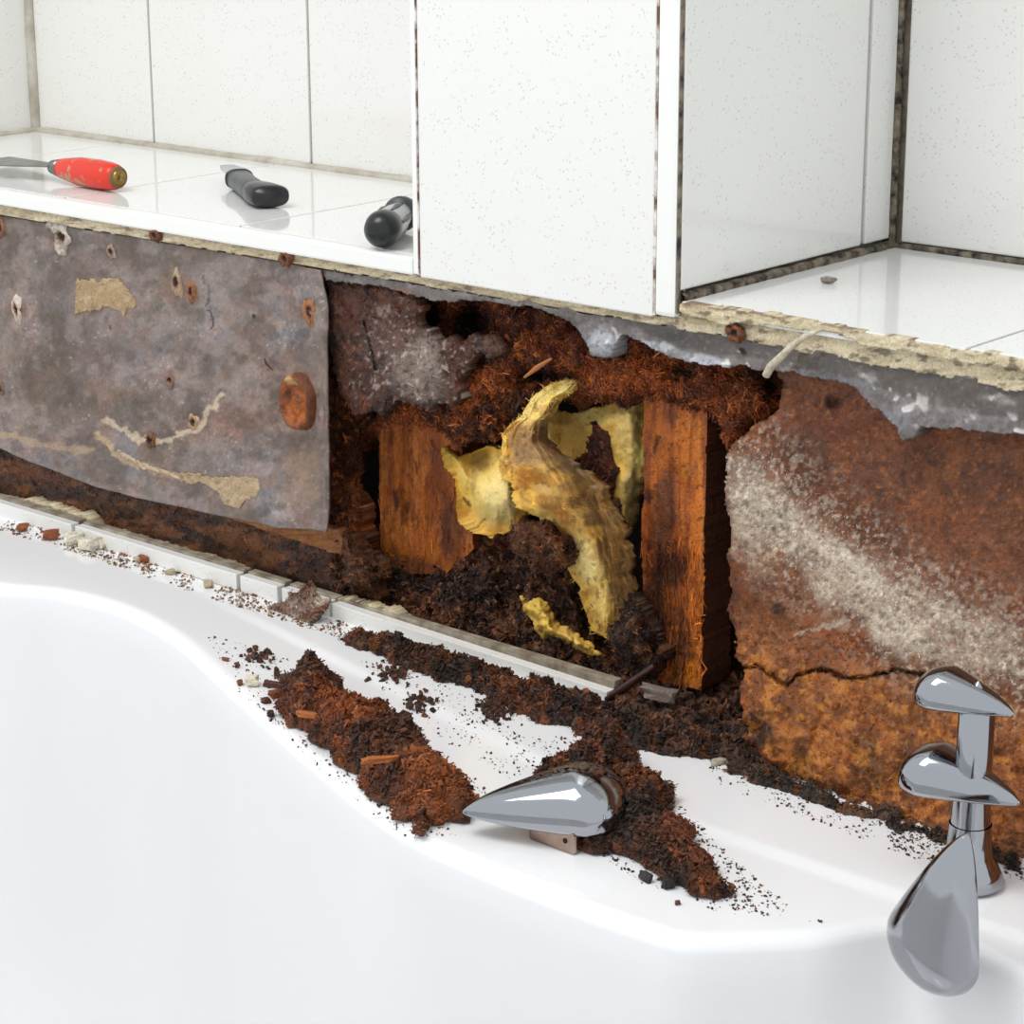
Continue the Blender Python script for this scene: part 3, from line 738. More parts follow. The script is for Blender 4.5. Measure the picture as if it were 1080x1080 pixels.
def rb_col(x, z, d, ux, uy):
    p = Paint(ux, uy, hexc('#6d3d20'), 101, 9)
    p.noise(50, .45, .62, '#54301c', .8, 1).noise(24, .52, .72, '#7f4b2a', .6, 2).noise(14, .58, .74, '#3a2014', .5, 3)
    p.ell(880, 440, 60, 28, '#5e301b', .7, 15).ell(850, 470, 50, 18, '#4a2d22', .6, 20)
    p.ell(790, 500, 30, 36, '#8a7468', .75, 10, .7).ell(820, 560, 50, 50, '#958678', .7, 30, .8).ell(785, 540, 22, 40, '#b5a999', .75, 5, .8)
    p.poly([(760, 470), (800, 480), (850, 520), (905, 560), (985, 600), (1100, 650), (1100, 745), (985, 722), (935, 702), (890, 665), (850, 625), (810, 590), (760, 590)], '#b3a698', .72, 40)
    p.ell(900, 600, 60, 18, '#d2c9bc', .75, 38, .8).ell(870, 620, 30, 22, '#c4b7a6', .7, 40, .8).ell(945, 660, 40, 24, '#cfc5b6', .8, 30, .8).ell(805, 600, 26, 12, '#b0a193', .7, 40, .7)
    p.ell(960, 600, 50, 35, '#84604e', .55, 35, .8).ell(1040, 600, 60, 60, '#7a4c34', .5)
    p.ell(815, 600, 26, 22, '#7a4d2e', .6).poly([(770, 615), (830, 622), (880, 655), (930, 690), (990, 712), (1200, 760), (1200, 930), (800, 810), (775, 700)], '#74431f', .9, 14)
    p.ell(880, 670, 50, 26, '#7f4218', .8, 35, .6).ell(800, 690, 30, 30, '#7d4c26', .7).ell(850, 780, 50, 40, '#85501f', .8).ell(900, 760, 60, 30, '#7d491f', .8, 20).ell(915, 805, 22, 40, '#3d2a18', .7, -15).ell(800, 770, 16, 26, '#20120a', .9).ell(960, 810, 16, 40, '#2c1b10', .8)
    p.ell(845, 795, 8, 30, '#4a2814', .6).ell(850, 745, 90, 10, '#5c3517', .5, 8).ell(960, 745, 40, 30, '#5d3a20', .6)
    p.line(crack, 2.4, '#1c0e07', .95).line([(795, 680), (845, 672), (905, 690)], 2, '#3b1f10', .7).ell(880, 425, 9, 6, '#1c130e', .95).ell(880, 424, 14, 10, '#3a241a', .6).ell(820, 640, 9, 6, '#2a160c', .9)
    p.noise(4.0, .55, .70, '#3a1f10', .5, 8, oct=3).noise(3.4, .62, .76, '#a8682f', .4, 9, oct=3)
    mb = np.clip(1-segdist([(778, 500), (850, 570), (960, 650), (1080, 700)], p.wx, p.wy, False)/85, 0, 1); p.mix(sm(.52, .70, fbm(ux/5, uy/5, 108, 3))*mb, '#dcd3c6', .55).mix(sm(.70, .8, fbm(ux/3, uy/3, 118, 2))*mb, '#ece6da', .6)
    p.ell(880, 655, 30, 10, '#8f7a68', .5, 20, .9).line([(840, 668), (870, 660), (890, 655)], 3, '#a99a8b', .8).grain(.28, 2)
    p.mix(sm(.50, .66, fbm(ux/13, uy/11, 131, 4))*sm(640, 700, uy-(ux-780)*.28), '#4a2812', .6).mix(sm(.54, .7, fbm(ux/9, uy/9, 137, 4))*sm(640, 700, uy-(ux-780)*.28), '#a06a30', .6)
    lowz = sm(640, 700, uy-(ux-780)*.28)[..., None]; p.c = p.c*(1+lowz*np.array([.42, .36, .0]))*np.array([1.08, 1.02, .95])
    return p.c
rb, V, C, d = topslab('mouldy_chipboard', rb_pts, .010, .022, rb_y, rb_col, 'rot', 'brown chipboard panel with a pale mould band and crack, right of the cavity', 'chipboard', .0010, .0022, .008, 101)
u_, v_ = proj(V)
fibres_on('wood_fibres', V, C, 6000, rb, (.001, .0035), .00035, .0003, sel=(v_-(u_-780)*.25 > 640), bright=1.15)
sel = segdist([(780, 500), (850, 560), (960, 640)], u_, v_, False) < 40
fibres_on('mould_threads', V, C*.4+hexc('#cfc7ba')*.6, 1500, rb, (.0008, .002), .00025, .0002, sel=sel, bright=1.0)

# torn grey strip along the top
ts_pts = [(335, 283), (440, 300), (560, 319), (700, 342), (830, 364), (972, 388), (1080, 407), (1200, 428), (1560, 489), (1560, 536), (1380, 500), (1200, 470), (1100, 462), (1010, 452), (972, 450), (962, 462), (950, 466), (944, 452), (934, 440), (920, 428), (905, 414), (890, 406), (850, 397), (810, 391), (770, 387), (735, 385), (712, 378), (690, 370), (672, 360), (655, 354),
          (648, 362), (646, 376), (634, 379), (624, 374), (616, 362), (606, 344), (590, 334), (560, 325), (525, 320), (490, 317), (470, 319), (440, 313), (410, 305), (380, 300), (344, 297)]
def ts_y(x, z, d, ux, uy):
    ym = 284+(ux-335)*.169; t = np.clip((uy-ym)/26, 0, 3)
    r = -.003*t**1.5+(fbm(x/.03, z/.02, 121, 2)-.5)*.006+(fbm(x/.008, z/.008, 125, 2)-.5)*.0014
    r -= .006*gauss(ux, uy, 635, 365, 16, 16)+.004*gauss(ux, uy, 745, 385, 20, 8)+.004*gauss(ux, uy, 945, 445, 24, 20)
    return np.clip(r-.002, -.016, .0005)
def ts_col(x, z, d, ux, uy):
    p = Paint(ux, uy, hexc('#625a58'), 121, 5)
    p.noise(30, .45, .65, '#4c4440', .8, 1).noise(14, .52, .7, '#7d7674', .7, 2)
    p.ell(635, 362, 18, 18, '#a2a4ac', .8).ell(690, 366, 30, 6, '#b4b6bc', .8, 12).ell(745, 382, 30, 8, '#a9abb2', .9, 10).ell(890, 400, 60, 10, '#6e6c72', .6, 12).ell(945, 440, 20, 18, '#77757a', .6)  # silver ellipses are glints painted into the strip's colour
    p.poly([(640, 335), (720, 345), (972, 388), (1200, 428), (1200, 466), (972, 428), (930, 412), (900, 401), (850, 390), (800, 381), (720, 371), (690, 357)], '#463b33', .85, 4)
    p.ell(705, 352, 26, 9, '#2d2622', .85, 10).ell(735, 362, 20, 8, '#3b322c', .7).noise(5, .52, .66, '#3a322c', .55, 5, oct=4).ell(425, 308, 14, 6, '#7d4a2a', .7).ell(460, 314, 50, 4, '#6a5a50', .4)
    p.noise(3, .70, .80, '#8a7e6c', .4, 7, oct=3).grain(.2)
    return p.c
ts, V, C, d = topslab('torn_grey_strip', ts_pts, .0065, .004, ts_y, ts_col, 'gloss', 'torn glossy grey strip hanging under the tile edge above the cavity', 'wall panel', .0009, .0012, .007, 121)

# crumbly mortar under the tile edge
def mort_col(x, z, d, ux, uy):
    p = Paint(ux, uy, hexc('#c9b896'), 131, 4)
    p.noise(20, .48, .66, '#a8987a', .7, 1, 4).noise(12, .56, .72, '#5e4d38', .7, 2, 5).noise(30, .55, .7, '#ddd0b4', .7, 3, 3).grain(.25); return p.c
topslab('mortar_bed', [(-140, 191), (0, 215), (439, 289), (700, 333), (718, 337), (718, 347), (690, 342), (560, 321), (439, 300), (300, 277), (180, 257), (60, 237), (0, 227), (-140, 202)], .0035, .006,
        relief(.0005, .01, .0003, .004, 131), mort_col, 'rot', 'thin cream mortar line under the white tile edge and pillar', 'mortar', .0009, .0004, .01, 131)
def m2_col(x, z, d, ux, uy):
    p = Paint(ux, uy, hexc('#d3c4a4'), 135, 4)
    p.noise(24, .48, .66, '#b6a482', .7, 1, 5).noise(12, .56, .70, '#4e3f30', .7, 2, 5).line([(720, 320), (840, 336), (972, 358)], 1.6, '#6b4a34', .7).ell(730, 320, 14, 8, '#7d5a3c', .6).grain(.22); return p.c
topslab('broken_sill_mortar', [(716, 318), (790, 328), (880, 344), (972, 360), (1200, 400), (1560, 461), (1560, 473), (1200, 412), (1080, 394), (972, 374), (940, 370), (905, 364), (880, 352), (845, 348), (815, 345), (790, 342), (760, 343), (735, 336), (716, 330)], -.001, .006,
        relief(.0012, .014, .0006, .004, 135), m2_col, 'rot', 'broken cream mortar edge of the right sill above the cord', 'mortar', .0009, .0011, .012, 135)
topslab('lower_mortar_band', [(712, 330), (760, 338), (850, 350), (972, 366), (1200, 405), (1560, 466), (1560, 499), (1200, 436), (972, 394), (850, 372), (780, 358), (712, 346)], .0035, .008,
        relief(.0008, .012, .0005, .004, 136), m2_col, 'rot', 'cream mortar band under the broken right sill edge', 'mortar', .0009, .0012, .01, 137)
for i, (rx, ry, nm, lb) in enumerate([(776, 351, 'rust_spot', 'orange rust spot on the cream mortar beside the cord'), (165, 248, 'rust_spot', 'small dark rust spot under the shelf edge near the red scraper'), (302, 273, 'rust_spot', 'brown rust smear under the shelf edge near the knife')]):
    r_ = empty(nm, wp(np.array(float(rx)), np.array(float(ry)), .003)); tag(r_, lb, 'rust', 'rust spots in the mortar line')
    blob('crust', wp(np.array(float(rx)), np.array(float(ry)), .0015), .006, .005, '#8a4a1c', '#6a3a1c', r_, 140+i, .003)

# ================================================================== STUDS AND PANEL IN THE CAVITY
def stud_col(x, z, d, ux, uy):
    p = Paint(ux, uy, hexc('#96551c'), 151, 4)
    p.noise(6, .45, .65, '#6d3510', .8, 1, 70).noise(9, .5, .7, '#b06c2a', .8, 2, 90).noise(12, .55, .75, '#40200d', .7, 3, 26)
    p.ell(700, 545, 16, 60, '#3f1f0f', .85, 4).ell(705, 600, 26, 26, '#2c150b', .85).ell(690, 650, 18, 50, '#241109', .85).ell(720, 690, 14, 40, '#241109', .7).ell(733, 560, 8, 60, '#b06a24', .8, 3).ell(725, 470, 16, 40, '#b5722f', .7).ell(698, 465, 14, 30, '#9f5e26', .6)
    p.ell(692, 470, 3, 14, '#3a1c0c', .9).ell(684, 525, 6, 10, '#2c150b', .8).ell(730, 708, 8, 16, '#b8741f', .9).line([(737, 440), (740, 560), (738, 720)], 2, '#b87a36', .6)
    p.noise(3, .64, .76, '#1c0e07', .6, 6, oct=3).grain(.25, 2); return p.c*np.array([1.4, 1.15, .8])
def stud_y(x, z, d, ux, uy):
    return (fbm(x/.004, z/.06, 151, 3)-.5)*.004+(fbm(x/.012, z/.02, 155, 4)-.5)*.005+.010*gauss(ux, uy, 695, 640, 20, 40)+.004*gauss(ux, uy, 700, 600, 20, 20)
stud_pts = [(679, 415), (746, 422), (744, 560), (740, 728), (676, 716), (677, 560)]
sy = .034
st, V, C, d = topslab('wall_stud', stud_pts, sy, .030, stud_y, stud_col, 'wet', 'rotting orange wooden stud at the right of the insulation', 'wood stud', .0009, .0007, .01, 151, skirt='#2e120a')
sel = proj(V)[1] > 570
fibres_on('splinters', V, C, 450, st, (.003, .010), .0006, .0005, sel=sel, flat=.15, bright=1.1, vert=.15)
# reddish stud behind it, right
def red_col(x, z, d, ux, uy):
    p = Paint(ux, uy, hexc('#4a1c0d'), 161, 4)
    p.noise(4, .45, .65, '#2c0f07', .8, 1, 80).ell(758, 520, 16, 60, '#2b1d15', .85).ell(755, 585, 14, 40, '#1e130d', .85).ell(750, 480, 12, 24, '#4a1a0e', .6).ell(752, 660, 12, 18, '#1c0f09', .8).ell(757, 508, 6, 12, '#5a5048', .6)
    p.noise(4, .62, .74, '#8a7f76', .35, 5, oct=3).grain(.3, 2); return p.c
topslab('dark_red_stud', [(738, 420), (790, 428), (796, 735), (738, 730)], .082, .02, relief(.002, .02, .0008, .004, 161), red_col, 'wet', 'dark reddish board recessed behind the stud and mouldy chipboard', 'wood stud', .001, .0005, seed=161)
def pan_col(x, z, d, ux, uy):
    p = Paint(ux, uy, hexc('#9a5a24'), 171, 4)
    p.noise(7, .45, .65, '#7c4319', .8, 1, 60).noise(10, .5, .7, '#ad6c30', .8, 2, 80).ell(416, 560, 22, 40, '#a4682f', .6).ell(418, 525, 4, 16, '#2a150b', .85).ell(427, 540, 5, 18, '#3a1e0e', .7).ell(462, 520, 14, 60, '#6c3514', .7).ell(476, 560, 14, 40, '#42200e', .8).ell(430, 600, 40, 14, '#4a2812', .8).ell(450, 470, 10, 20, '#854a1d', .6)
    p.noise(5, .58, .74, '#4a240e', .5, 6, 14).grain(.2, 2); return p.c*np.array([1.35, 1.15, .85])
pn, V, C, d = topslab('orange_wood_panel', [(399, 436), (482, 440), (492, 500), (500, 580), (470, 606), (400, 606), (400, 520)], .058, .03,
        lambda x, z, d, ux, uy: (fbm(x/.005, z/.05, 171, 3)-.5)*.004+(fbm(x/.02, z/.02, 175, 3)-.5)*.004, pan_col, 'wet', 'short orange wooden post at the left of the insulation', 'wood stud', .0009, .0006, .01, 171, skirt='#6a3614')
fibres_on('wood_fibres', V, C, 350, pn, (.004, .010), .0004, .0004, flat=.1, vert=.15, bright=1.05)

# ================================================================== INSULATION
ins = empty('insulation_batt', wp(np.array(600.), np.array(690.), .06))
tag(ins, 'torn yellow glass wool batt bulging from the wall cavity', 'insulation')
def wool_paint(ux, uy, seed, base='#f4bf52'):
    p = Paint(ux, uy, hexc(base), seed, 5)
    p.noise(24, .45, .65, '#ffdc80', .7, 1).noise(14, .55, .75, '#cf9a42', .6, 2)
    return p
def wslab(name, pts, y, yf, cf, seed, step=.001, jag=.0012, thick=.012):
    o, V, C, d = slab(name, pts, y, step, thick, yf, cf, M['wool'], None, jag, .008, seed)
    reparent(o, ins); return o, V, C, d
# left pouch
def pa_y(x, z, d, ux, uy):
    b = sm(0, .022, d); r = .020*(1-b)-.006*b
    r += .014*gauss(ux, uy, 508, 487, 12, 18)+.006*gauss(ux, uy, 497, 520, 6, 40)-.006*gauss(ux, uy, 487, 505, 8, 30)-.008*gauss(ux, uy, 535, 520, 18, 26)
    return r+(fbm(x/.012, z/.012, 181, 4)-.5)*.006
def pa_c(x, z, d, ux, uy):
    p = wool_paint(ux, uy, 181, '#f8cb5c')
    p.ell(530, 525, 26, 36, '#fae39a', .8).ell(508, 484, 12, 16, '#9a8350', .7).ell(500, 500, 4, 30, '#b89a56', .6).ell(478, 480, 6, 14, '#d9c46c', .7).noise(4, .70, .80, '#7a5226', .4, 5, oct=3).line([(490, 525), (495, 535)], 2, '#4a2c16', .8).line([(500, 555), (512, 548)], 2, '#5a3518', .7).grain(.10)
    return p.c
wslab('wool_fold', [(472, 468), (480, 474), (488, 483), (503, 476), (522, 466), (536, 470), (552, 500), (562, 540), (548, 558), (528, 566), (508, 558), (494, 548), (486, 530), (480, 505)], .034, pa_y, pa_c, 181)
# back pocket with a hole
def pb_y(x, z, d, ux, uy):
    r = (fbm(x/.02, z/.02, 185, 4)-.5)*.012+.014*gauss(ux, uy, 600, 460, 18, 24)-.006*gauss(ux, uy, 660, 450, 20, 40)+.010*(1-sm(0, .012, d))
    return r+(fbm(x/.006, z/.006, 186, 3)-.5)*.003
def pb_c(x, z, d, ux, uy):
    p = wool_paint(ux, uy, 185, '#f4c45e')
    p.ell(600, 455, 24, 30, '#b8954e', .7).ell(630, 440, 24, 12, '#f4d988', .7).ell(660, 450, 14, 40, '#f0d084', .7).ell(665, 520, 10, 40, '#b49c68', .7).ell(590, 440, 14, 12, '#7d5a2c', .6).noise(5, .66, .8, '#6a4a24', .4, 5, oct=3)
    p.ell(672, 540, 8, 40, '#6a4e2c', .7).grain(.10); return p.c*1.12
wslab('wool_back', [(566, 432), (590, 436), (606, 434), (628, 430), (650, 424), (676, 420), (680, 470), (674, 520), (668, 552), (658, 570), (640, 556), (610, 520), (580, 500), (566, 470)], .050, pb_y, pb_c, 185, thick=.014)
def hole_c(x, z, d, ux, uy):
    p = Paint(ux, uy, hexc('#4a1f0d'), 187, 4); p.noise(10, .45, .65, '#2c120a', .8, 1).noise(6, .55, .72, '#6d3216', .7, 2).grain(.3, 2); return p.c
ho, V, C, d = slab('hole_patch', [(625, 442), (630, 456), (640, 460), (641, 478), (646, 496), (644, 510), (636, 520), (648, 530), (654, 548), (640, 545), (626, 530), (612, 512), (604, 494), (608, 482), (618, 474), (622, 460)], .0435, .0009, .006, relief(.0025, .008, .001, .003, 187), hole_c, M['wet'], None, .003, .006, 187)
tag(ho, 'dark red-brown patch standing in for a ragged hole in the yellow insulation', 'wood flake')  # dark slab laid over the wool in place of a real opening
fibres_on('wood_fibres', V, C, 250, ho, (.002, .006), .0005)
# twisted ribbon
le = [(598, 401), (578, 406), (560, 420), (552, 438), (536, 448), (527, 462), (529, 486), (524, 496), (540, 516), (544, 536), (566, 545), (590, 566), (594, 590), (608, 612), (616, 640), (622, 664)]
re_ = [(609, 403), (606, 413), (588, 420), (584, 432), (572, 446), (571, 466), (588, 478), (606, 490), (622, 500), (640, 524), (652, 548), (662, 574), (667, 604), (668, 632), (664, 658), (660, 684)]
dy = [.034, .030, .024, .020, .017, .015, .013, .012, .012, .014, .018, .022, .026, .030, .034, .038]
K, ms = 150, 60; tt = np.linspace(0, 1, K)
def smooth_line(P_):
    q_ = polyl(P_, tt)
    for _ in range(6): q_[1:-1] = (q_[:-2]+2*q_[1:-1]+q_[2:])/4
    return q_
LE, RE = smooth_line(le), smooth_line(re_); dyx = np.interp(tt, np.linspace(0, 1, len(dy)), dy)
vs_ = np.linspace(-1, 1, ms); vg = np.repeat(vs_[None], K, 0); tg = np.repeat(tt[:, None], ms, 1)
edge = ((fbm(tg*26, np.sign(vg)*3+.5, 191, 4)-.5)*.45+(fbm(tg*90, np.sign(vg)*3+.5, 194, 2)-.5)*.16)*sm(.3, 1, np.abs(vg))
al = (vg*(1+edge)+1)/2
UX = LE[:, None, 0]*(1-al)+RE[:, None, 0]*al; UY = LE[:, None, 1]*(1-al)+RE[:, None, 1]*al
wid = np.hypot(*(RE-LE).T)[:, None]/60
fold = tg*5+.4*np.sin(tg*9)
vr = .30+.25*np.sin(tg*7)                              # the crest wanders across the strip
ts_ = np.where(vg < vr, (vg+1)/(vr+1), (1-vg)/(1-vr))
yy = dyx[:, None]-.024*wid*ts_**.85+.004*np.clip(wid, .3, 1)*np.cos(vg*5+fold)
yy += (fbm(vg*2.5+4, tg*10, 193, 3)-.5)*.014*np.clip(wid, .3, 1)+(fbm(vg*7+tg*5, tg*16, 197, 4)-.5)*.0060+.004
V = wp(UX, UY, yy)
p = wool_paint(UX, UY, 191, '#fac65c')
vw = vg+(fbm(UX/9, UY/9, 199, 4)-.5)*.9
p.mix(sm(-.25, .25, vw-vr)*sm(.22, .34, tg), '#6a4a31', .88)
p.mix(sm(.2, .32, tg)*(1-sm(.40, .54, tg))*sm(-1.1, -.3, vw), '#84624a', .85)
p.mix(np.exp(-((vw-vr+.35)/.28)**2)*sm(.42, .52, tg)*(1-sm(.66, .78, tg)), '#a9661e', .9)
p.ell(553, 505, 12, 14, '#b9711f', .9, 30, .6).ell(573, 517, 12, 7, '#e9bd70', .9, 30).ell(566, 428, 9, 26, '#f4dc90', .9, 38, .5).ell(592, 409, 20, 7, '#f2dc8e', .9, -20, .5).ell(616, 590, 18, 34, '#fbe096', .85, -25, .6).ell(632, 635, 9, 28, '#f0cf78', .8, -10).ell(612, 500, 30, 4, '#b09a82', .6, 38).ell(645, 672, 12, 14, '#d0a850', .7)
p.noise(5, .60, .72, '#5e3a1e', .55, 5, oct=3).noise(12, .52, .68, '#a87a3c', .5, 6).grain(.16); p.c = p.c*1.08
nV = K*ms; Gi = np.arange(nV).reshape(K, ms); Vb = V.copy(); Vb[..., 1] += .006
F = [sheetgrid(Gi)[:, ::-1], sheetgrid(Gi+nV)]
for e in (Gi[0], Gi[-1][::-1], Gi[:, 0][::-1], Gi[:, -1]): F.append(np.stack([e[:-1], e[1:], e[1:]+nV, e[:-1]+nV], 1))
cc = p.c.reshape(-1, 3)
rbn = reparent(mesh_np('twisted_wool_strip', np.concatenate([V.reshape(-1, 3), Vb.reshape(-1, 3)]), np.concatenate(F), M['wool'], np.concatenate([cc, cc*.8])), ins)
reparent(fibres_on('wool_fibres', V.reshape(-1, 3), cc, 1500, None, (.002, .006), .00018, .0006, bright=1.15), ins)
# loose tuft at the bottom
def pd_c(x, z, d, ux, uy):
    p = wool_paint(ux, uy, 195, '#e6bf58'); p.noise(5, .56, .7, '#6a4a20', .8, 5, oct=3).ell(585, 652, 4, 6, '#2a170c', .9).grain(.15); return p.c
wslab('loose_wool_tuft', [(548, 626), (556, 634), (570, 630), (582, 640), (590, 658), (604, 664), (620, 676), (636, 692), (618, 690), (598, 684), (584, 676), (566, 672), (562, 656), (554, 645)], .020,
      lambda x, z, d, ux, uy: .012*(1-sm(0, .008, d))+(fbm(x/.006, z/.006, 195, 4)-.5)*.012, pd_c, 195, thick=.012)
wslab('wool_tip', [(588, 402), (608, 402), (606, 412), (596, 420), (590, 414), (582, 410)], .030, lambda x, z, d, ux, uy: .004*(1-sm(0, .004, d)), pb_c, 197, .0008, .0005, .008)

# ================================================================== RUBBLE IN THE CAVITY
rub_pts = [(352, 566), (372, 576), (400, 580), (440, 572), (470, 568), (500, 556), (545, 556), (590, 556), (605, 596), (628, 640), (636, 660), (656, 664), (680, 660), (700, 672), (738, 700), (790, 716), (800, 796), (770, 786), (730, 774), (700, 764), (672, 756), (648, 748), (636, 742), (560, 706), (470, 676), (400, 650), (350, 634)]
def rub_y(x, z, d, ux, uy):
    topy = np.interp(ux, [350, 440, 545, 600, 640, 700, 790], [566, 572, 556, 580, 650, 670, 715]); base = 645+(ux-370)*.335
    t = np.clip((uy-topy)/(base-topy+1), 0, 1.2)
    r = .050*(1-t)**1.2*np.interp(ux, [345, 430], [-.15, 1])-.006-.05*sm(.85, 1.25, (uy-topy)/(base-topy+1))*sm(600, 680, ux)
    r = r+(fbm(x/.028, z/.028, 201, 4)-.5)*.03+(fbm(x/.009, z/.009, 205, 4)-.5)*.012
    w_, i_ = worley(x/.010+fbm(x/.02, z/.02, 3), z/.007, 207); r = r+(w_-.4)*.007
    return np.minimum(np.maximum(r, -.05), np.maximum(dp(ux, uy, ZD)[..., 1], -.012)-.030-.001)
def rub_c(x, z, d, ux, uy):
    p = Paint(ux, uy, hexc('#3f2010'), 201, 6)
    p.noise(34, .42, .6, '#23120a', .9, 1).noise(18, .5, .68, '#5c3014', .8, 2).noise(9, .55, .72, '#17 0c07'.replace(' ', ''), .7, 3).noise(7, .58, .75, '#7f4a22', .6, 4)
    p.ell(560, 572, 40, 14, '#5c351c', .7).ell(430, 590, 40, 12, '#7d4a20', .5).ell(380, 605, 24, 18, '#553019', .6).ell(500, 620, 60, 20, '#1d100a', .7).ell(600, 640, 30, 24, '#3a2012', .7).ell(440, 610, 20, 16, '#1a0e08', .7).ell(720, 750, 50, 24, '#3b2417', .8).ell(690, 725, 22, 6, '#85756a', .7)
    w_, i_ = worley(x/.010+fbm(x/.02, z/.02, 3), z/.007, 207); p.c = p.c*(.75+.5*i_)[..., None]
    p.noise(3, .64, .74, '#9a6a44', .5, 6, oct=3).grain(.35, 2); return p.c
rub, V, C, d = topslab('rotten_rubble', rub_pts, .030, .05, rub_y, rub_c, 'wet', 'heap of dark rotten wood rubble on the floor of the cavity', 'debris', .0010, .003, .012, 201)
rub['kind'] = 'stuff'
k = rng.choice(len(V), 2600); P = V[k]+np.array([0, -.0008, 0]); 
shards('wood_chips', P, np.stack([rng.uniform(.002, .007, 2600), rng.uniform(.0012, .004, 2600), rng.uniform(.0005, .0016, 2600)], 1), C[k]*1.1, M['chip'], rub, cj=.5)
fibres_on('wood_fibres', V, C, 14000, rub, (.001, .005), .0004, .0008, bright=1.2)
u_, v_ = proj(V)
fibres_on('flake_layers', V, C*.8+hexc('#4a3222')*.2, 500, rub, (.008, .02), .0022, .003, sel=(u_ > 650) & (v_ > 715), flat=.25, bright=1.25, mat='chip')

# fibrous clumps caught between the wool folds
for ci, (cpts, cy_, lb_) in enumerate([([(540, 562), (548, 548), (566, 546), (584, 552), (598, 566), (606, 586), (600, 600), (584, 604), (560, 596), (546, 584)], -.004, 'fibrous brown clump wedged under the twisted yellow insulation'),
                                 ([(640, 660), (652, 640), (668, 628), (682, 640), (690, 668), (700, 700), (690, 716), (664, 712), (646, 690)], .004, 'dark rotten clump between the insulation tail and the stud'),
                                 ([(352, 560), (366, 556), (380, 570), (398, 590), (408, 612), (396, 632), (372, 628), (354, 610)], .004, 'brown rotten clump at the end of the sill plate')]):
    def cl_c(x, z, d, ux, uy):
        p = Paint(ux, uy, hexc('#5a341c' if ci != 1 else '#2f1a10'), 230+ci, 5); p.noise(10, .45, .62, '#2c170c', .8, 1).noise(6, .52, .7, '#7c4e2c', .7, 2).noise(4, .58, .72, '#180d07', .6, 3).grain(.35, 2); return p.c
    o, V, C, d = topslab('rotten_clump', cpts, cy_, .03, lambda x, z, d, ux, uy: .022*(1-sm(0, .016, d))+(fbm(x/.010, z/.010, 240+ci, 4)-.5)*.016+(fbm(x/.004, z/.004, 245+ci, 3)-.5)*.004, cl_c, 'wet', lb_, 'debris', .0009, .004, .010, 240+ci)
    fibres_on('wood_fibres', V, C, 1600, o, (.001, .005), .0004, .0006, bright=1.3)

# ================================================================== DEBRIS ON THE RIM
def mound(name, pts, h, label, seed, dk, md, lt, nchips, nf, step=.0012, jag=.004, jsc=.012, wid=.02, extra=None, lump=.5, spots=(), cs=1.0, lumps=()):
    def zf(x, y, d, ux, uy):
        b = sm(0, wid, d)**.7
        r = h*b*(.35+lump*1.5*fbm(x/.022, y/.022, seed, 3))+(fbm(x/.006, y/.006, seed+4, 4)-.35)*.011*sm(0, .004, d)
        w_, _ = worley(x/.008, y/.008, seed+6); r += (.5-w_)*.005*b
        for cx, cy, rr, a in spots: r = r+a*gauss(ux, uy, cx, cy, rr, rr*.6)
        return np.maximum(r, .0004)
    def cf(x, y, d, ux, uy):
        p = Paint(ux, uy, hexc(md), seed, 6)
        p.noise(30, .42, .6, dk, .9, 1).noise(18, .5, .66, lt, .85, 2).noise(8, .55, .72, '#160b06', .7, 3).noise(5, .56, .74, '#8f5122', .45, 4)
        if extra: extra(p)
        p.grain(.4, 2); return p.c
    o, V, C, d = slab(name, pts, ZD, step, -.0012, zf, cf, M['wet'], None, jag, jsc, seed, plane='deck')
    tag(o, label, 'debris', None, 'stuff')
    wgt = d/d.sum()
    k = rng.choice(len(V), nchips, p=wgt); P = V[k]+np.array([0, 0, .001])
    shards('wood_chips', P, cs*np.stack([rng.uniform(.002, .007, nchips), rng.uniform(.0012, .0042, nchips), rng.uniform(.0005, .0018, nchips)], 1), C[k]*1.2, M['chip'], o, cj=.5)
    fibres_on('wood_fibres', V, C, int(nf*1.5), o, (.001, .0048), .00045, .001, axis=2, bright=1.25)
    for lx, ly, lr, lc in lumps:
        import bmesh
        bm_ = bmesh.new(); bmesh.ops.create_icosphere(bm_, subdivisions=4, radius=1)
        v_ = np.array([q.co for q in bm_.verts]); F_ = [[q.index for q in f.verts] for f in bm_.faces]; bm_.free()
        n_a = fbm(v_[:, 0]*1.6+lx, v_[:, 1]*1.6+v_[:, 2]*1.1, seed+20, 4); n_b = fbm(v_[:, 0]*6+v_[:, 2]*2, v_[:, 1]*6+ly-v_[:, 2]*3, seed+23, 3)
        v_ = v_*(.45+.8*n_a+.45*(n_b-.3))[:, None]*lr*np.array([1.15, 1.0, .85]); w0_ = dp(np.array(float(lx)), np.array(float(ly)), ZD); v_ = v_+w0_+np.array([0, 0, lr*.45])
        v_[:, 2] = np.maximum(v_[:, 2], ZD-.002)
        c_ = hexc(lc)*(.45+1.1*n_b)[:, None]
        lo_ = mesh_np('rotten_lump', v_, F_, M['wet'], c_, o)
        fibres_on('lump_fibres', v_, c_, 500, lo_, (.001, .005), .00045, .0006, axis=2, bright=1.3)
    return o, V, C
def exA(p): p.ell(370, 770, 50, 24, '#7c3d14', .8, 30).ell(325, 730, 30, 24, '#3a2012', .8).ell(460, 845, 40, 26, '#83461b', .85, 30).ell(420, 800, 40, 26, '#43240f', .7).ell(440, 790, 16, 12, '#5c4336', .6)
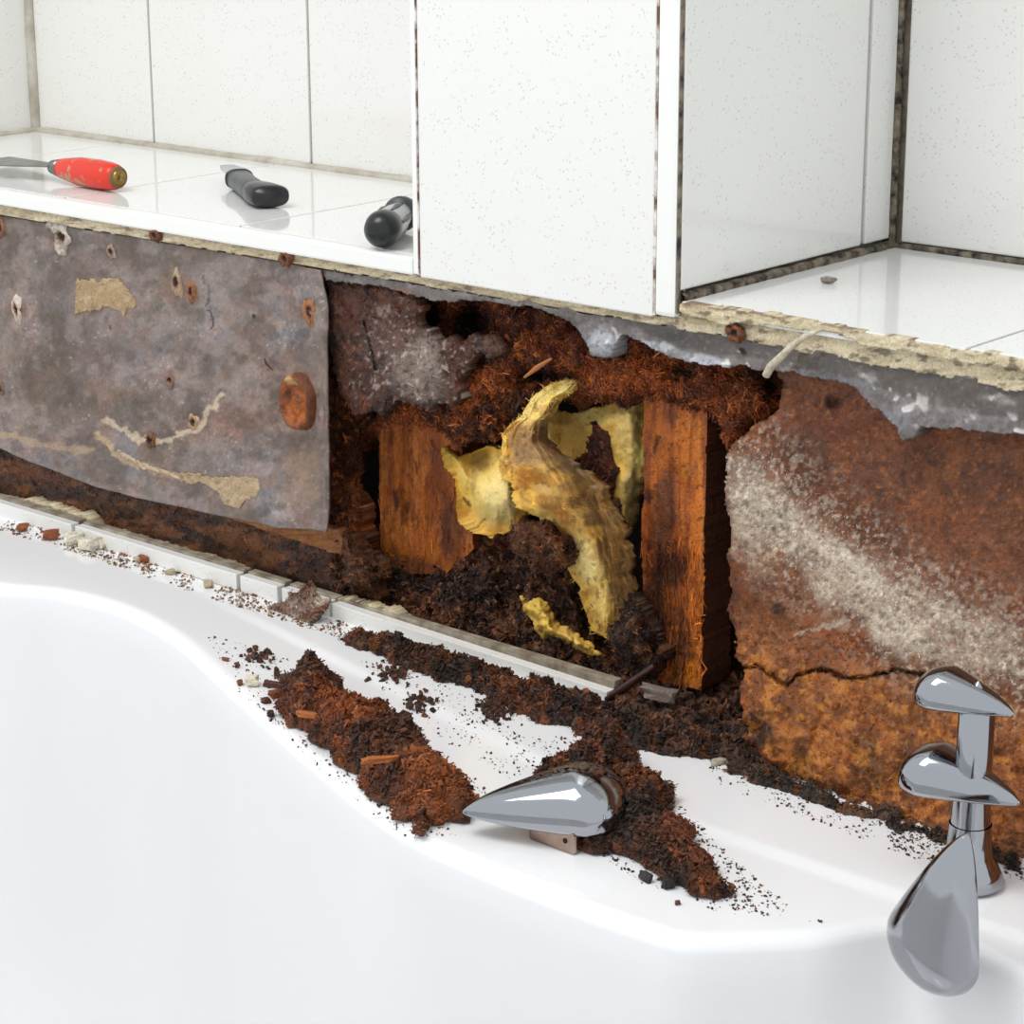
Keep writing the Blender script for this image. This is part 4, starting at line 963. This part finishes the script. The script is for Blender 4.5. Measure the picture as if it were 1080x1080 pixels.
mound('rot_debris_pile', [(298, 744), (306, 724), (326, 718), (350, 722), (358, 738), (366, 748), (385, 763), (396, 758), (402, 748), (414, 752), (418, 778), (450, 790), (470, 812), (484, 836), (505, 846), (498, 866), (476, 864), (462, 868), (446, 880), (420, 862), (398, 842), (372, 816), (352, 795), (326, 776), (306, 766)], .024,
      'long clump of brown rotten wood crumbs left of the chrome knob on the rim', 301, '#2c170b', '#552b12', '#6f3815', 1500, 5500, extra=exA, spots=((325, 740, 20, .008), (455, 850, 20, .006), (410, 768, 6, .010), (365, 778, 20, .006)),
      lumps=((316, 733, .013, '#452310'), (337, 733, .014, '#3f200f'), (326, 748, .014, '#4a2510'), (308, 752, .009, '#5a2c12'), (352, 768, .013, '#73391a'), (404, 764, .006, '#3a1d0d'), (396, 768, .005, '#3a1d0d'), (372, 790, .011, '#7a3d16'), (430, 805, .012, '#4a2813'), (452, 818, .011, '#3c2010'), (450, 860, .012, '#7d421a'), (478, 846, .012, '#7a3f18')))
def exB(p): p.ell(620, 800, 40, 14, '#4a2310', .8).ell(690, 890, 30, 22, '#2b1a10', .8).ell(660, 880, 20, 20, '#221610', .8).ell(720, 890, 30, 20, '#6a3415', .8).ell(745, 925, 24, 14, '#5a2c12', .8)
mound('rot_debris_pile', [(560, 822), (572, 812), (600, 812), (612, 796), (640, 792), (668, 800), (672, 818), (690, 822), (700, 838), (706, 850), (716, 866), (718, 884), (732, 892), (742, 906), (756, 922), (772, 938), (752, 946), (722, 938), (698, 922), (672, 908), (640, 898), (612, 896), (600, 880), (650, 858), (640, 838), (590, 832)], .016,
      'dark crumbly debris heap behind and right of the chrome knob', 311, '#22120a', '#43220f', '#62310f', 1500, 5000, extra=exB, spots=((640, 812, 20, .012), (690, 850, 14, .008), (670, 880, 14, .006)),
      lumps=((630, 808, .014, '#4a230f'), (655, 815, .012, '#4a2410'), (600, 818, .009, '#552a12'), (690, 846, .011, '#452210'), (668, 880, .010, '#2c1b12'), (712, 884, .010, '#64311a'), (735, 915, .008, '#5a2b14'), (690, 905, .008, '#33200f')))
def exC(p): p.ell(480, 690, 40, 8, '#4a2a17', .6, 20).ell(395, 680, 20, 8, '#6d4020', .7, 15)
mound('rot_debris_trail', [(358, 672), (385, 676), (410, 682), (440, 690), (480, 700), (520, 712), (560, 726), (600, 738), (640, 748), (668, 776), (650, 782), (610, 774), (570, 760), (530, 744), (490, 728), (450, 712), (415, 700), (380, 686)], .012,
      'thin trail of brown crumbs along the cut tile upstand', 321, '#22120a', '#43230f', '#5f3316', 1100, 4000, wid=.012, extra=exC, lumps=((400, 686, .008, '#6a3d1e'), (382, 680, .006, '#5a3218'), (470, 708, .008, '#3c2010'), (540, 738, .008, '#33190c'), (600, 752, .010, '#5c3218'), (640, 766, .010, '#4d2914')))
def exD(p): p.ell(890, 845, 90, 10, '#4d4034', .6, 18)
mound('dirt_line', [(776, 800), (800, 808), (850, 828), (900, 848), (972, 872), (1080, 905), (1080, 925), (972, 884), (900, 860), (850, 842), (800, 826), (770, 812)], .0012,
      'line of fine dark dirt at the foot of the mouldy chipboard', 331, '#241a13', '#3d2c20', '#57402c', 900, 700, wid=.01, jag=.007, extra=exD, cs=.4)
mound('flaky_debris', [(636, 740), (700, 754), (760, 770), (806, 786), (816, 808), (780, 807), (740, 801), (700, 797), (668, 791), (648, 774)], .010,
      'flaky dark brown debris spilling onto the rim at the foot of the stud', 341, '#22140c', '#3c2415', '#543521', 1300, 1500, wid=.014, cs=1.25)
# loose specks
def specks(name, pts, n, label, seed, size=(.0003, .0013), cols=('#2c180c', '#55300f', '#3a2010', '#6a4020'), fall=None):
    P = np.array(pts, float); lo = P.min(0); hi = P.max(0); out = []
    while len(out) < n:
        c = rng.uniform(lo, hi, (n, 2)); k = inside(P, c[:, 0], c[:, 1])
        dn = fbm(c[:, 0]/16, c[:, 1]/16, seed, 3); k &= rng.uniform(size=n) < sm(.28, .66, dn)
        out += list(c[k])
    c = np.array(out[:n]); W = dp(c[:, 0], c[:, 1], ZD); s = rng.uniform(0, 1, n)**2.5*(size[1]-size[0])+size[0]
    W[:, 2] = deck_z(W[:, 0], W[:, 1])+s*.3
    C = np.array([hexc(cols[i]) for i in rng.integers(0, len(cols), n)])
    o = shards(name, W, np.stack([s*1.5, s, s*.7], 1), C, M['chip'])
    tag(o, label, 'debris', None, 'stuff'); return o
specks('dirt_specks', [(215, 660), (300, 690), (360, 740), (440, 780), (520, 830), (480, 880), (420, 880), (330, 800), (240, 715)], 750, 'fine brown specks scattered around the long debris clump', 401)
specks('dirt_specks', [(370, 690), (470, 715), (560, 755), (650, 795), (560, 830), (470, 780), (400, 720)], 520, 'fine dark specks on the rim between the two debris bands', 402, (.0003, .0012))
specks('dirt_specks', [(620, 890), (700, 830), (760, 890), (830, 950), (870, 970), (760, 960), (680, 930)], 800, 'fine brown specks right of the debris heap on the rim', 403)
specks('dirt_specks', [(740, 795), (980, 868), (1080, 900), (1080, 930), (960, 905), (850, 862), (760, 830)], 900, 'fine dark specks below the mouldy chipboard on the rim', 404, (.0003, .0012))
specks('dirt_specks', [(0, 542), (100, 573), (200, 604), (300, 637), (400, 670), (400, 686), (300, 655), (200, 622), (100, 590), (0, 560)], 1500, 'fine grit along the foot of the cut tiles', 405, (.0004, .0018), ('#7a6650', '#a3927a', '#4a3524', '#c9bda6', '#8a4a22'))
for nm, (cx, cy), n, lb in [('crumb_cluster', (415, 712), 60, 'tiny brown crumb cluster left above the long debris clump'), ('crumb_cluster', (440, 740), 60, 'tiny brown crumb cluster right above the long debris clump'), ('crumb_cluster', (522, 750), 130, 'dark crumb cluster on the rim above the chrome knob'), ('crumb_cluster', (270, 692), 50, 'tiny crumb cluster at the left tip of the debris')]:
    c = np.array([cx, cy])+rng.normal(size=(n, 2))*np.array([9, 5]); W = dp(c[:, 0], c[:, 1], ZD); W[:, 2] = deck_z(W[:, 0], W[:, 1])+rng.uniform(.0003, .002, n)
    s = rng.uniform(.0008, .0032, n); tag(shards(nm, W, np.stack([s*1.4, s, s*.7], 1), np.array([hexc(random.choice(['#2a170d', '#3c2010', '#5a3015'])) for _ in range(n)]), M['chip']), lb, 'debris', None, 'stuff')

# individual larger fragments
def chunk(name, c, size, col, label, cat, seed, mat='chip', rot=0, group=None, tilt=0):
    """irregular lump: displaced icosphere"""
    import bmesh
    bm = bmesh.new(); bmesh.ops.create_icosphere(bm, subdivisions=2, radius=1)
    v = np.array([q.co for q in bm.verts]); n1 = fbm(v[:, 0]*1.3+seed, v[:, 1]*1.3+v[:, 2]*.9, seed, 3); n2 = fbm(v[:, 2]*3+seed, v[:, 0]*3-v[:, 1]*2, seed+3, 3)
    v = np.sign(v)*np.abs(v)**.55; v = v*(.25+.85*n1+.6*n2)[:, None]*np.array(size)/2
    a = math.radians(rot); R_ = np.array([[math.cos(a), -math.sin(a), 0], [math.sin(a), math.cos(a), 0], [0, 0, 1]])
    b = math.radians(tilt); R2 = np.array([[1, 0, 0], [0, math.cos(b), -math.sin(b)], [0, math.sin(b), math.cos(b)]])
    v = v@(R_@R2).T; v[:, 2] -= v[:, 2].min()
    F = [[q.index for q in f.verts] for f in bm.faces]; bm.free()
    cc = hexc(col)*(1+(n2-.5)*.8)[:, None]
    o = mesh_np(name, v, F, M[mat], cc, smooth=False); o.location = Vector([float(t) for t in c])
    tag(o, label, cat, group); return o
def on_deck(px_, py_):
    w_ = dp(np.array(float(px_)), np.array(float(py_)), ZD); w_[2] = float(deck_z(w_[0], w_[1])); return w_
PL = [((5, 541), .013, 'largest white plaster lump at the left end of the tub rim'), ((55, 569), .010, 'white plaster crumb on the rim left of the rusty chip'), ((72, 563), .008, 'rusty orange chip among the plaster crumbs'),
      ((80, 574), .014, 'flat white plaster flake below the long cut tile'), ((96, 579), .013, 'round white plaster crumb below the long cut tile'), ((107, 577), .010, 'rightmost white plaster crumb beside the cut tile'),
      ((24, 560), .008, 'small rusty crumb left on the tub rim'), ((145, 592), .006, 'beige mortar crumb below the long cut tile'), ((180, 604), .006, 'beige crumb under the middle of the long cut tile'), ((220, 617), .007, 'beige mortar crumb left of the short cut tile'), ((152, 592), .007, 'small brown crumb beside the beige mortar crumb')]
for i, ((a, b), s_, lb) in enumerate(PL):
    rust = 'rusty' in lb or 'brown' in lb
    chunk('plaster_crumb' if not rust else 'rust_crumb', on_deck(a, b), (s_*1.3, s_, s_*.7), '#8a4c2a' if rust else ('#d9d0be' if 'white' in lb else '#b5a488'), lb, 'crumb', 500+i, rot=rng.uniform(0, 180), group='crumbs along the cut tiles')
# mortar crumbs on top of the upstand
TOPC = [((18, 523), .007, 'small cream crumb on the upstand before the dark plate'), ((37, 514), .006, 'tiny cream crumb higher on the dark plate')]
def ragged_mortar(name, pts, y, label, seed):
    topslab(name, pts, y, .01, relief(.0015, .012, .0008, .003, seed), mort_col, 'rot', label, 'mortar', .0009, .0014, .012, seed)
ragged_mortar('mortar_ridge', [(0, 524), (20, 528), (40, 527), (58, 534), (75, 540), (88, 541), (104, 556), (92, 556), (60, 545), (30, 536), (0, 530)], .012, 'ragged cream mortar ridge on top of the left cut tiles', 511)
ragged_mortar('mortar_ridge', [(350, 630), (380, 636), (420, 646), (440, 660), (480, 674), (540, 694), (600, 712), (640, 726), (640, 733), (600, 722), (540, 704), (480, 684), (440, 669), (400, 656), (352, 640)], .006, 'ragged white mortar ridge on top of the long cut tile', 512)
ragged_mortar('mortar_ridge', [(105, 557), (160, 572), (220, 590), (250, 598), (250, 604), (200, 590), (150, 574), (105, 562)], .012, 'thin grey mortar ridge behind the long left cut tile', 513)
# bits left of the pile
BITS = [((266, 720), (.012, .010, .008), '#d8cdb8', 'pale plaster crumb at the left tip of the debris', 'plaster_crumb'), ((253, 719), (.006, .005, .004), '#6a3a1a', 'tiny orange chip left of the pale crumb', 'wood_chip'), ((238, 694), (.007, .004, .003), '#7a4a30', 'lone brown chip on the rim left of all debris', 'wood_chip'),
        ((290, 722), (.022, .006, .005), '#50291a', 'reddish splinter bridging the pale crumb and debris', 'wood_chip'), ((292, 712), (.005, .005, .010), '#4a2816', 'upright brown sliver beside the reddish splinter', 'wood_chip'), ((291, 732), (.014, .008, .006), '#7a3c1a', 'orange-brown chip below the reddish splinter', 'wood_chip'),
        ((280, 738), (.009, .007, .005), '#4a2614', 'dark chip left of the orange-brown chip', 'wood_chip'), ((285, 752), (.012, .006, .004), '#33190c', 'dark chip at the lower left of the debris', 'wood_chip'), ((300, 748), (.010, .006, .004), '#3c1e0e', 'dark chip touching the debris clump', 'wood_chip'),
        ((738, 913), (.006, .003, .010), '#d9d4cc', 'white plaster flake standing in the debris heap', 'plaster_crumb'), ((705, 933), (.008, .007, .007), '#1a1512', 'black crumb at the foot of the debris heap', 'wood_chip'), ((681, 925), (.012, .006, .007), '#2c2723', 'grey-black sliver at the foot of the debris heap', 'wood_chip'),
        ((715, 950), (.004, .004, .003), '#5c3018', 'lone brown speck below the debris heap', 'wood_chip'), ((758, 806), (.014, .006, .004), '#b5ab98', 'pale flake lying before the cavity on the rim', 'plaster_crumb'), ((811, 806), (.010, .006, .004), '#9aa3ae', 'grey-blue flake at the foot of the mouldy chipboard', 'plaster_crumb')]
for i, ((a, b), s_, c_, lb, nm) in enumerate(BITS):
    chunk(nm, on_deck(a, b), tuple(q*.8 for q in s_), c_, lb, 'crumb' if 'plaster' in nm else 'wood chip', 530+i, rot=(20 if i == 3 else rng.uniform(0, 180)), group='loose fragments on the rim')
# small sticks lying on the clump
for i, (a, b, L_, ang_) in enumerate([(398, 805, .022, 55), (322, 757, .014, 20)]):
    w_ = dp(np.array(float(a)), np.array(float(b)), ZD+.022); 
    chunk('wood_splinter', w_, (L_, .005, .004), '#a85f2a', ['orange wood splinter on top of the long debris clump', 'small orange splinter on the left of the debris clump'][i], 'wood chip', 560+i, rot=ang_)
# mouldy flake lying on the cut tiles
def fl_c(x, z, d, ux, uy):
    p = Paint(ux, uy, hexc('#7d6355'), 571, 4); p.noise(12, .45, .65, '#a08f82', .8, 1).noise(6, .55, .7, '#5c3a28', .8, 2).ell(279, 646, 8, 8, '#a85a18', .9).ell(340, 632, 16, 6, '#b0a294', .7, -30).ell(316, 618, 20, 8, '#6a3a1c', .7).line([(310, 662), (350, 634)], 3, '#6a3416', .8).grain(.3, 2); return p.c
fl, V, C, d = topslab('mouldy_flake', [(274, 640), (290, 636), (303, 634), (306, 624), (322, 620), (330, 610), (334, 620), (336, 628), (351, 630), (340, 644), (322, 656), (314, 664), (300, 654), (282, 650)], -.016, .0035,
        lambda x, z, d, ux, uy: (fbm(x/.012, z/.012, 571, 4)-.5)*.01-.010*sm(620, 664, uy)+.004, fl_c, 'rot', 'grey mouldy wood flake leaning across the cut tiles on the rim', 'wood flake', .0009, .0022, .007, 571)
fibres_on('wood_fibres', V, C, 250, fl, (.002, .006), .0005)

gc = chunk('mouldy_chunk', wp(np.array(695.), np.array(738.), -.012), (.026, .010, .008), '#74665b', 'grey mouldy chunk lying on the rubble at the foot of the stud', 'wood chip', 591, rot=12)
st_ = [wp(np.array(640.), np.array(738.), -.012), wp(np.array(660.), np.array(724.), -.012), wp(np.array(690.), np.array(702.), -.004)]
tag(tube('wood_splinter', st_, [.0022, .0030, .0018], plain('red_brown_splinter', '#4a2216', .45, namt=.2, nsc=120, dark='#26100a', bst=.6, bsc=300), None, 7), 'reddish brown splinter leaning on the rubble beside the stud', 'wood chip')
tag(tube('wood_splinter', [wp(np.array(553.), np.array(398.), .012), wp(np.array(566.), np.array(388.), .010), wp(np.array(582.), np.array(378.), .012)], [.0008, .0018, .0008], plain('orange_splinter', '#a8683a', .7), None, 6), 'pale orange splinter in the chipboard above the insulation', 'wood chip')

# ================================================================== CHROME KNOBS
def lever_mesh(L=.096, W=.060, H=.024):
    nt_, nr = 64, 28; V = []; 
    for i in range(nt_):
        t = i/(nt_-1)*.998+.001
        w_ = W/2*min(1.0, 1.25*(t**.72))*(1-max(0, (t-.62)/.38)**3.2)**.55
        h_ = H*(.02+.98*min(1, t**.6*1.25))*(1-max(0, (t-.55)/.45)**3)**.5
        if t > .99: w_ *= .7
        for j in range(nr):
            a = 2*math.pi*j/nr; ca, sa = math.cos(a), math.sin(a)
            y = w_*np.sign(ca)*abs(ca)**.85
            z = h_*abs(sa)**.95 if sa >= 0 else -h_*.28*abs(sa)**.8
            V.append(((t-.5)*L, y, z))
    V = np.array(V); G = np.arange(nt_*nr).reshape(nt_, nr); G = np.concatenate([G, G[:, :1]], 1)
    F = [tuple(int(v) for v in q) for q in sheetgrid(G)]
    F.append(tuple(range(nr))); F.append(tuple(range((nt_-1)*nr, nt_*nr))[::-1])
    me = bpy.data.meshes.new('knob_head'); me.from_pydata([tuple(v) for v in V], [], F)
    me.polygons.foreach_set('use_smooth', [True]*len(me.polygons)); me.update(); return me
lev = lever_mesh()
mt, nt, b = newmat('dusty_chrome'); v = tex_coord(nt)
b.inputs['Metallic'].default_value = 1
sx_ = nt.nodes.new('ShaderNodeSeparateXYZ'); nt.links.new(v, sx_.inputs[0])
my = nt.nodes.new('ShaderNodeMapRange'); my.inputs[1].default_value = -.004; my.inputs[2].default_value = .014; nt.links.new(sx_.outputs[1], my.inputs[0])
mx_ = nt.nodes.new('ShaderNodeMapRange'); mx_.inputs[1].default_value = -.03; mx_.inputs[2].default_value = .01; nt.links.new(sx_.outputs[0], mx_.inputs[0])
ml = nt.nodes.new('ShaderNodeMath'); ml.operation = 'MULTIPLY'; nt.links.new(my.outputs[0], ml.inputs[0]); nt.links.new(mx_.outputs[0], ml.inputs[1])
dn = ramp(nt, noise_node(nt, 420, 4, .7, v), [(.44, gray(0)), (.60, gray(1))])
df = mixc(nt, 1.0, ml.outputs[0], dn, 'MULTIPLY')
nt.links.new(mixc(nt, df, tuple(hexc('#a3a5aa')), tuple(hexc('#5c3c26'))), b.inputs['Base Color'])
nt.links.new(ramp(nt, df, [(.0, gray(.08)), (.6, gray(.75))]), b.inputs['Roughness'])
M['chrome_dusty'] = mt
kb = on_deck(580, 888)
kn = empty('bath_grip_knob', kb); tag(kn, 'teardrop chrome knob lying in the debris on the tub rim', 'knob')
hd = link('head', lev, M['chrome_dusty'], kn)
hc = dp(np.array(576.), np.array(853.), ZD+.014)
hd.location = Vector(hc-kb); hd.rotation_euler = (math.radians(8), math.radians(-3), math.radians(41))
b0 = dp(np.array(606.), np.array(899.), ZD)-kb
bs = box('base', (b0[0]-.034, b0[1]-.0005, 0), (b0[0], b0[1]+.030, .0135), M['chrome_old'], kn, .002)
hp = dp(np.array(587.), np.array(890.), ZD+.006)-kb
lathe('screw_hole', [(0, .0001), (.0, .0016), (.001, .0016)], M['hole'], (hp[0], b0[1]-.0008, .0075), (hp[0], b0[1]+.01, .0075), bs, 14)
# second knob at the right
k2 = on_deck(985, 985)
kn2 = empty('bath_grip_knob', k2); tag(kn2, 'teardrop chrome knob overhanging the tub edge at the right', 'knob')
hd2 = link('head', lever_mesh(), M['chrome'], kn2)
c2 = dp(np.array(1000.), np.array(958.), ZD+.03)
hd2.location = Vector(c2-k2)
# axis: tip up/back, dome towards the room
ax = np.array([-.25, .10, -1.0])*-1; ax = -ax/np.linalg.norm(ax)
up = np.array([-.25, -.95, .2]); up -= ax*(up@ax); up /= np.linalg.norm(up); sd = np.cross(up, ax)
mm = Matrix.Identity(4)
for i in range(3): mm[i][0] = ax[i]; mm[i][1] = sd[i]; mm[i][2] = up[i]; mm[i][3] = (c2-k2)[i]
hd2.matrix_local = mm
lathe('base', [(-.002, .0001), (-.002, .011), (.004, .011), (.014, .008), (.026, .0001)], M['chrome_old'], (0, 0, -.0), (0, -.0, .1), kn2, 24)
# mixer
mx = on_deck(1020, 932); mix = empty('bath_mixer', mx); tag(mix, 'chrome bath mixer column at the right end of the rim', 'tap')
lathe('base', [(0, .0001), (0, .018), (.003, .020), (.010, .017), (.018, .0125), (.036, .0115)], M['chrome'], (0, 0, 0), (0, 0, 1), mix, 40)
lathe('stem', [(.03, .011), (.06, .010), (.11, .0095), (.118, .0001)], M['chrome'], (0, 0, 0), (0, 0, 1), mix, 32)
for zz_, sc_ in ((.055, .74), (.104, .6)):
    hd3 = link('lever', lever_mesh(), M['chrome'], mix); hd3.location = (-.007, 0, zz_); hd3.rotation_euler = (0, 0, math.radians(180)); hd3.scale = (sc_, sc_, sc_*1.2)

# ================================================================== CORD
cp = [wp(np.array(866.), np.array(347.), -.004), wp(np.array(850.), np.array(354.), -.012), wp(np.array(834.), np.array(366.), -.014), wp(np.array(822.), np.array(378.), -.015), wp(np.array(812.), np.array(388.), -.013), wp(np.array(808.), np.array(396.), -.012)]
tag(tube('cord_stub', cp, [.0012, .0018, .0021, .0024, .0027, .0024], M['cord'], None, 10), 'stiff off-white cord stub hanging from the broken right sill', 'cord')
tag(chunk('sill_crumb', dp(np.array(874.), np.array(299.), ZSH), (.008, .007, .004), '#8a8176', 'x', 'crumb', 581), 'small grey crumb lying on the right white sill', 'crumb')

# ================================================================== TOOLS ON THE SHELF
# red scraper: handle along the wall
hA = dp(np.array(66.), np.array(193.), ZSH); hB = dp(np.array(124.), np.array(201.), ZSH)
axd = np.array([1.0, -.03, 0]); axd /= np.linalg.norm(axd)
L_ = float(np.linalg.norm(hB-hA))*1.12
sc = empty('paint_scraper', hA); tag(sc, 'paint scraper with a chipped red wooden handle on the shelf', 'scraper')
mt, nt, b = newmat('chipped_red_paint'); v = tex_coord(nt)
f_ = ramp(nt, noise_node(nt, 75, 4, .6, v), [(.565, gray(0)), (.60, gray(1))])
nt.links.new(mixc(nt, f_, tuple(hexc('#d8301a')), tuple(hexc('#a88a64'))), b.inputs['Base Color']); b.inputs['Roughness'].default_value = .3
zc = .0118
rp = [(-.002, .0001), (-.002, .0068), (.002, .0082), (.012, .0096), (L_*.35, .0114), (L_*.65, .0118), (L_*.85, .0112), (L_*.95, .0102), (L_, .0085), (L_+.0005, .0001)]
lathe('handle', rp, mt, (0, 0, zc), tuple(axd+np.array([0, 0, zc])), sc, 32)
mt2 = plain('worn_handle_end', '#7a5a3a', .6)
lathe('end_ring', [(L_-.001, .0088), (L_+.0012, .0085), (L_+.0014, .0001)], mt2, (0, 0, zc), tuple(axd+np.array([0, 0, zc])), sc, 28)
lathe('end_cap', [(L_+.001, .0062), (L_+.0028, .0056), (L_+.0032, .003), (L_+.0015, .0022), (L_+.001, .0001)], M['brass'], (0, 0, zc), tuple(axd+np.array([0, 0, zc])), sc, 24)
lathe('ferrule', [(-.012, .0055), (-.001, .0075), (.001, .0001)], M['steel'], (0, 0, zc), tuple(axd+np.array([0, 0, zc])), sc, 24, 1.0)
import bmesh
bm = bmesh.new()
bl = [(-.010, -.006), (-.03, -.011), (-.10, -.026), (-.104, -.026), (-.104, .026), (-.10, .026), (-.03, .011), (-.010, .006)]
vs1 = [bm.verts.new((x, y, zc+.0018+ (.010+x)*.05)) for x, y in bl]; fc = bm.faces.new(vs1)
r_ = bmesh.ops.extrude_face_region(bm, geom=[fc]); bmesh.ops.translate(bm, vec=(0, 0, -.0012), verts=[e for e in r_['geom'] if isinstance(e, bmesh.types.BMVert)])
bmesh.ops.recalc_face_normals(bm, faces=bm.faces)
me = bpy.data.meshes.new('blade'); bm.to_mesh(me); bm.free(); link('blade', me, M['steel'], sc, False)

# black-handled knife
kA = dp(np.array(252.), np.array(199.), ZSH); kB = dp(np.array(278.), np.array(221.), ZSH)
kd = kB-kA; Lk = float(np.linalg.norm(kd)); kd /= Lk
kf = empty('utility_knife', kA); tag(kf, 'black-handled knife with a pale blade lying mid-shelf', 'knife')
sd_ = np.cross((0, 0, 1), kd)
def loft(name, secs, mat, parent, n=20, ex=.75):
    V = []
    for (t, o_, w_, h_, zc_) in secs:
        for j in range(n):
            a = 2*math.pi*j/n; ca, sa = math.cos(a), math.sin(a)
            V.append(kd*t+sd_*(o_+w_*np.sign(ca)*abs(ca)**ex)+np.array([0, 0, zc_+h_*np.sign(sa)*abs(sa)**ex]))
    F = [(i*n+j, i*n+(j+1) % n, (i+1)*n+(j+1) % n, (i+1)*n+j) for i in range(len(secs)-1) for j in range(n)]
    return mesh_np(name, V, F, mat, parent=parent)
loft('handle_body', [(-.001, 0, .0001, .0001, .008), (0, 0, .0085, .006, .008), (.004, 0, .0105, .0075, .008), (Lk*.3, 0, .0095, .0075, .008), (Lk*.6, 0, .0098, .008, .0085), (Lk*.72, 0, .0102, .008, .0085), (Lk*.74, 0, .0001, .0001, .0085)], M['grey_plastic'], kf)
loft('handle_butt', [(Lk*.70, .0, .0001, .0001, .0085), (Lk*.70, .0, .0104, .0084, .0088), (Lk*.82, .003, .0135, .0088, .009), (Lk*.95, .006, .0150, .0085, .009), (Lk*1.0, .006, .0135, .0072, .009), (Lk*1.02, .006, .0001, .0001, .009)], M['black_plastic'], kf)
loft('collar', [(.001, 0, .0001, .0001, .008), (.001, 0, .0112, .0080, .0082), (.005, 0, .0112, .0080, .0082), (.006, 0, .0001, .0001, .0088)], M['black_plastic'], kf)
loft('blade', [(-.046, 0, .0001, .0001, .012), (-.046, -.001, .0060, .0006, .012), (-.02, 0, .0105, .0007, .0125), (.002, 0, .0105, .0007, .013)], M['clear_grey'], kf)

# screwdriver
sA = dp(np.array(403.), np.array(263.), ZSH); sB = dp(np.array(425.), np.array(244.), ZSH)
sdv = sB-sA; Ls = float(np.linalg.norm(sdv)); sdv /= Ls
sd2 = empty('screwdriver', sA); tag(sd2, 'screwdriver with a black pommel and grey handle beside the pillar', 'screwdriver')
zc = .0135
def sl_(name, prof, mat, n=28): return lathe(name, prof, mat, (0, 0, zc), tuple(sdv+np.array([0, 0, zc])), sd2, n)
sl_('pommel', [(-.010, .0001), (-.0098, .004), (-.008, .0085), (-.003, .0118), (.004, .0130), (.012, .0122), (.016, .0115), (.0162, .0001)], M['black_plastic'])
hp_ = [(.014, .0108), (Ls*.3, .0112), (Ls*.62, .0104), (Ls*.8, .0092), (Ls*.86, .0088)]
ho_ = sl_('handle', hp_, M['clear_grey'], 36)
for v_i in ho_.data.vertices: pass
for j in range(6):
    a = math.pi/3*j+.3; s1 = np.array([0, 0, 1.0]); s2 = np.cross(sdv, s1); off = (s1*math.cos(a)+s2*math.sin(a))
    tube('grip_flute', [sdv*.018+off*.0106+np.array([0, 0, zc]), sdv*(Ls*.5)+off*.0108+np.array([0, 0, zc]), sdv*(Ls*.78)+off*.0090+np.array([0, 0, zc])], [.0012, .002, .0012], M['grey_plastic'], sd2, 8)
sl_('collar', [(Ls*.84, .0001), (Ls*.84, .0118), (Ls*.92, .0128), (Ls*1.0, .0118), (Ls*1.02, .006), (Ls*1.02, .0001)], M['grey_plastic'])
sl_('shaft', [(Ls*.98, .0032), (Ls*.98+.055, .0032), (Ls*.98+.065, .0022), (Ls*.98+.066, .0001)], M['steel'], 16)
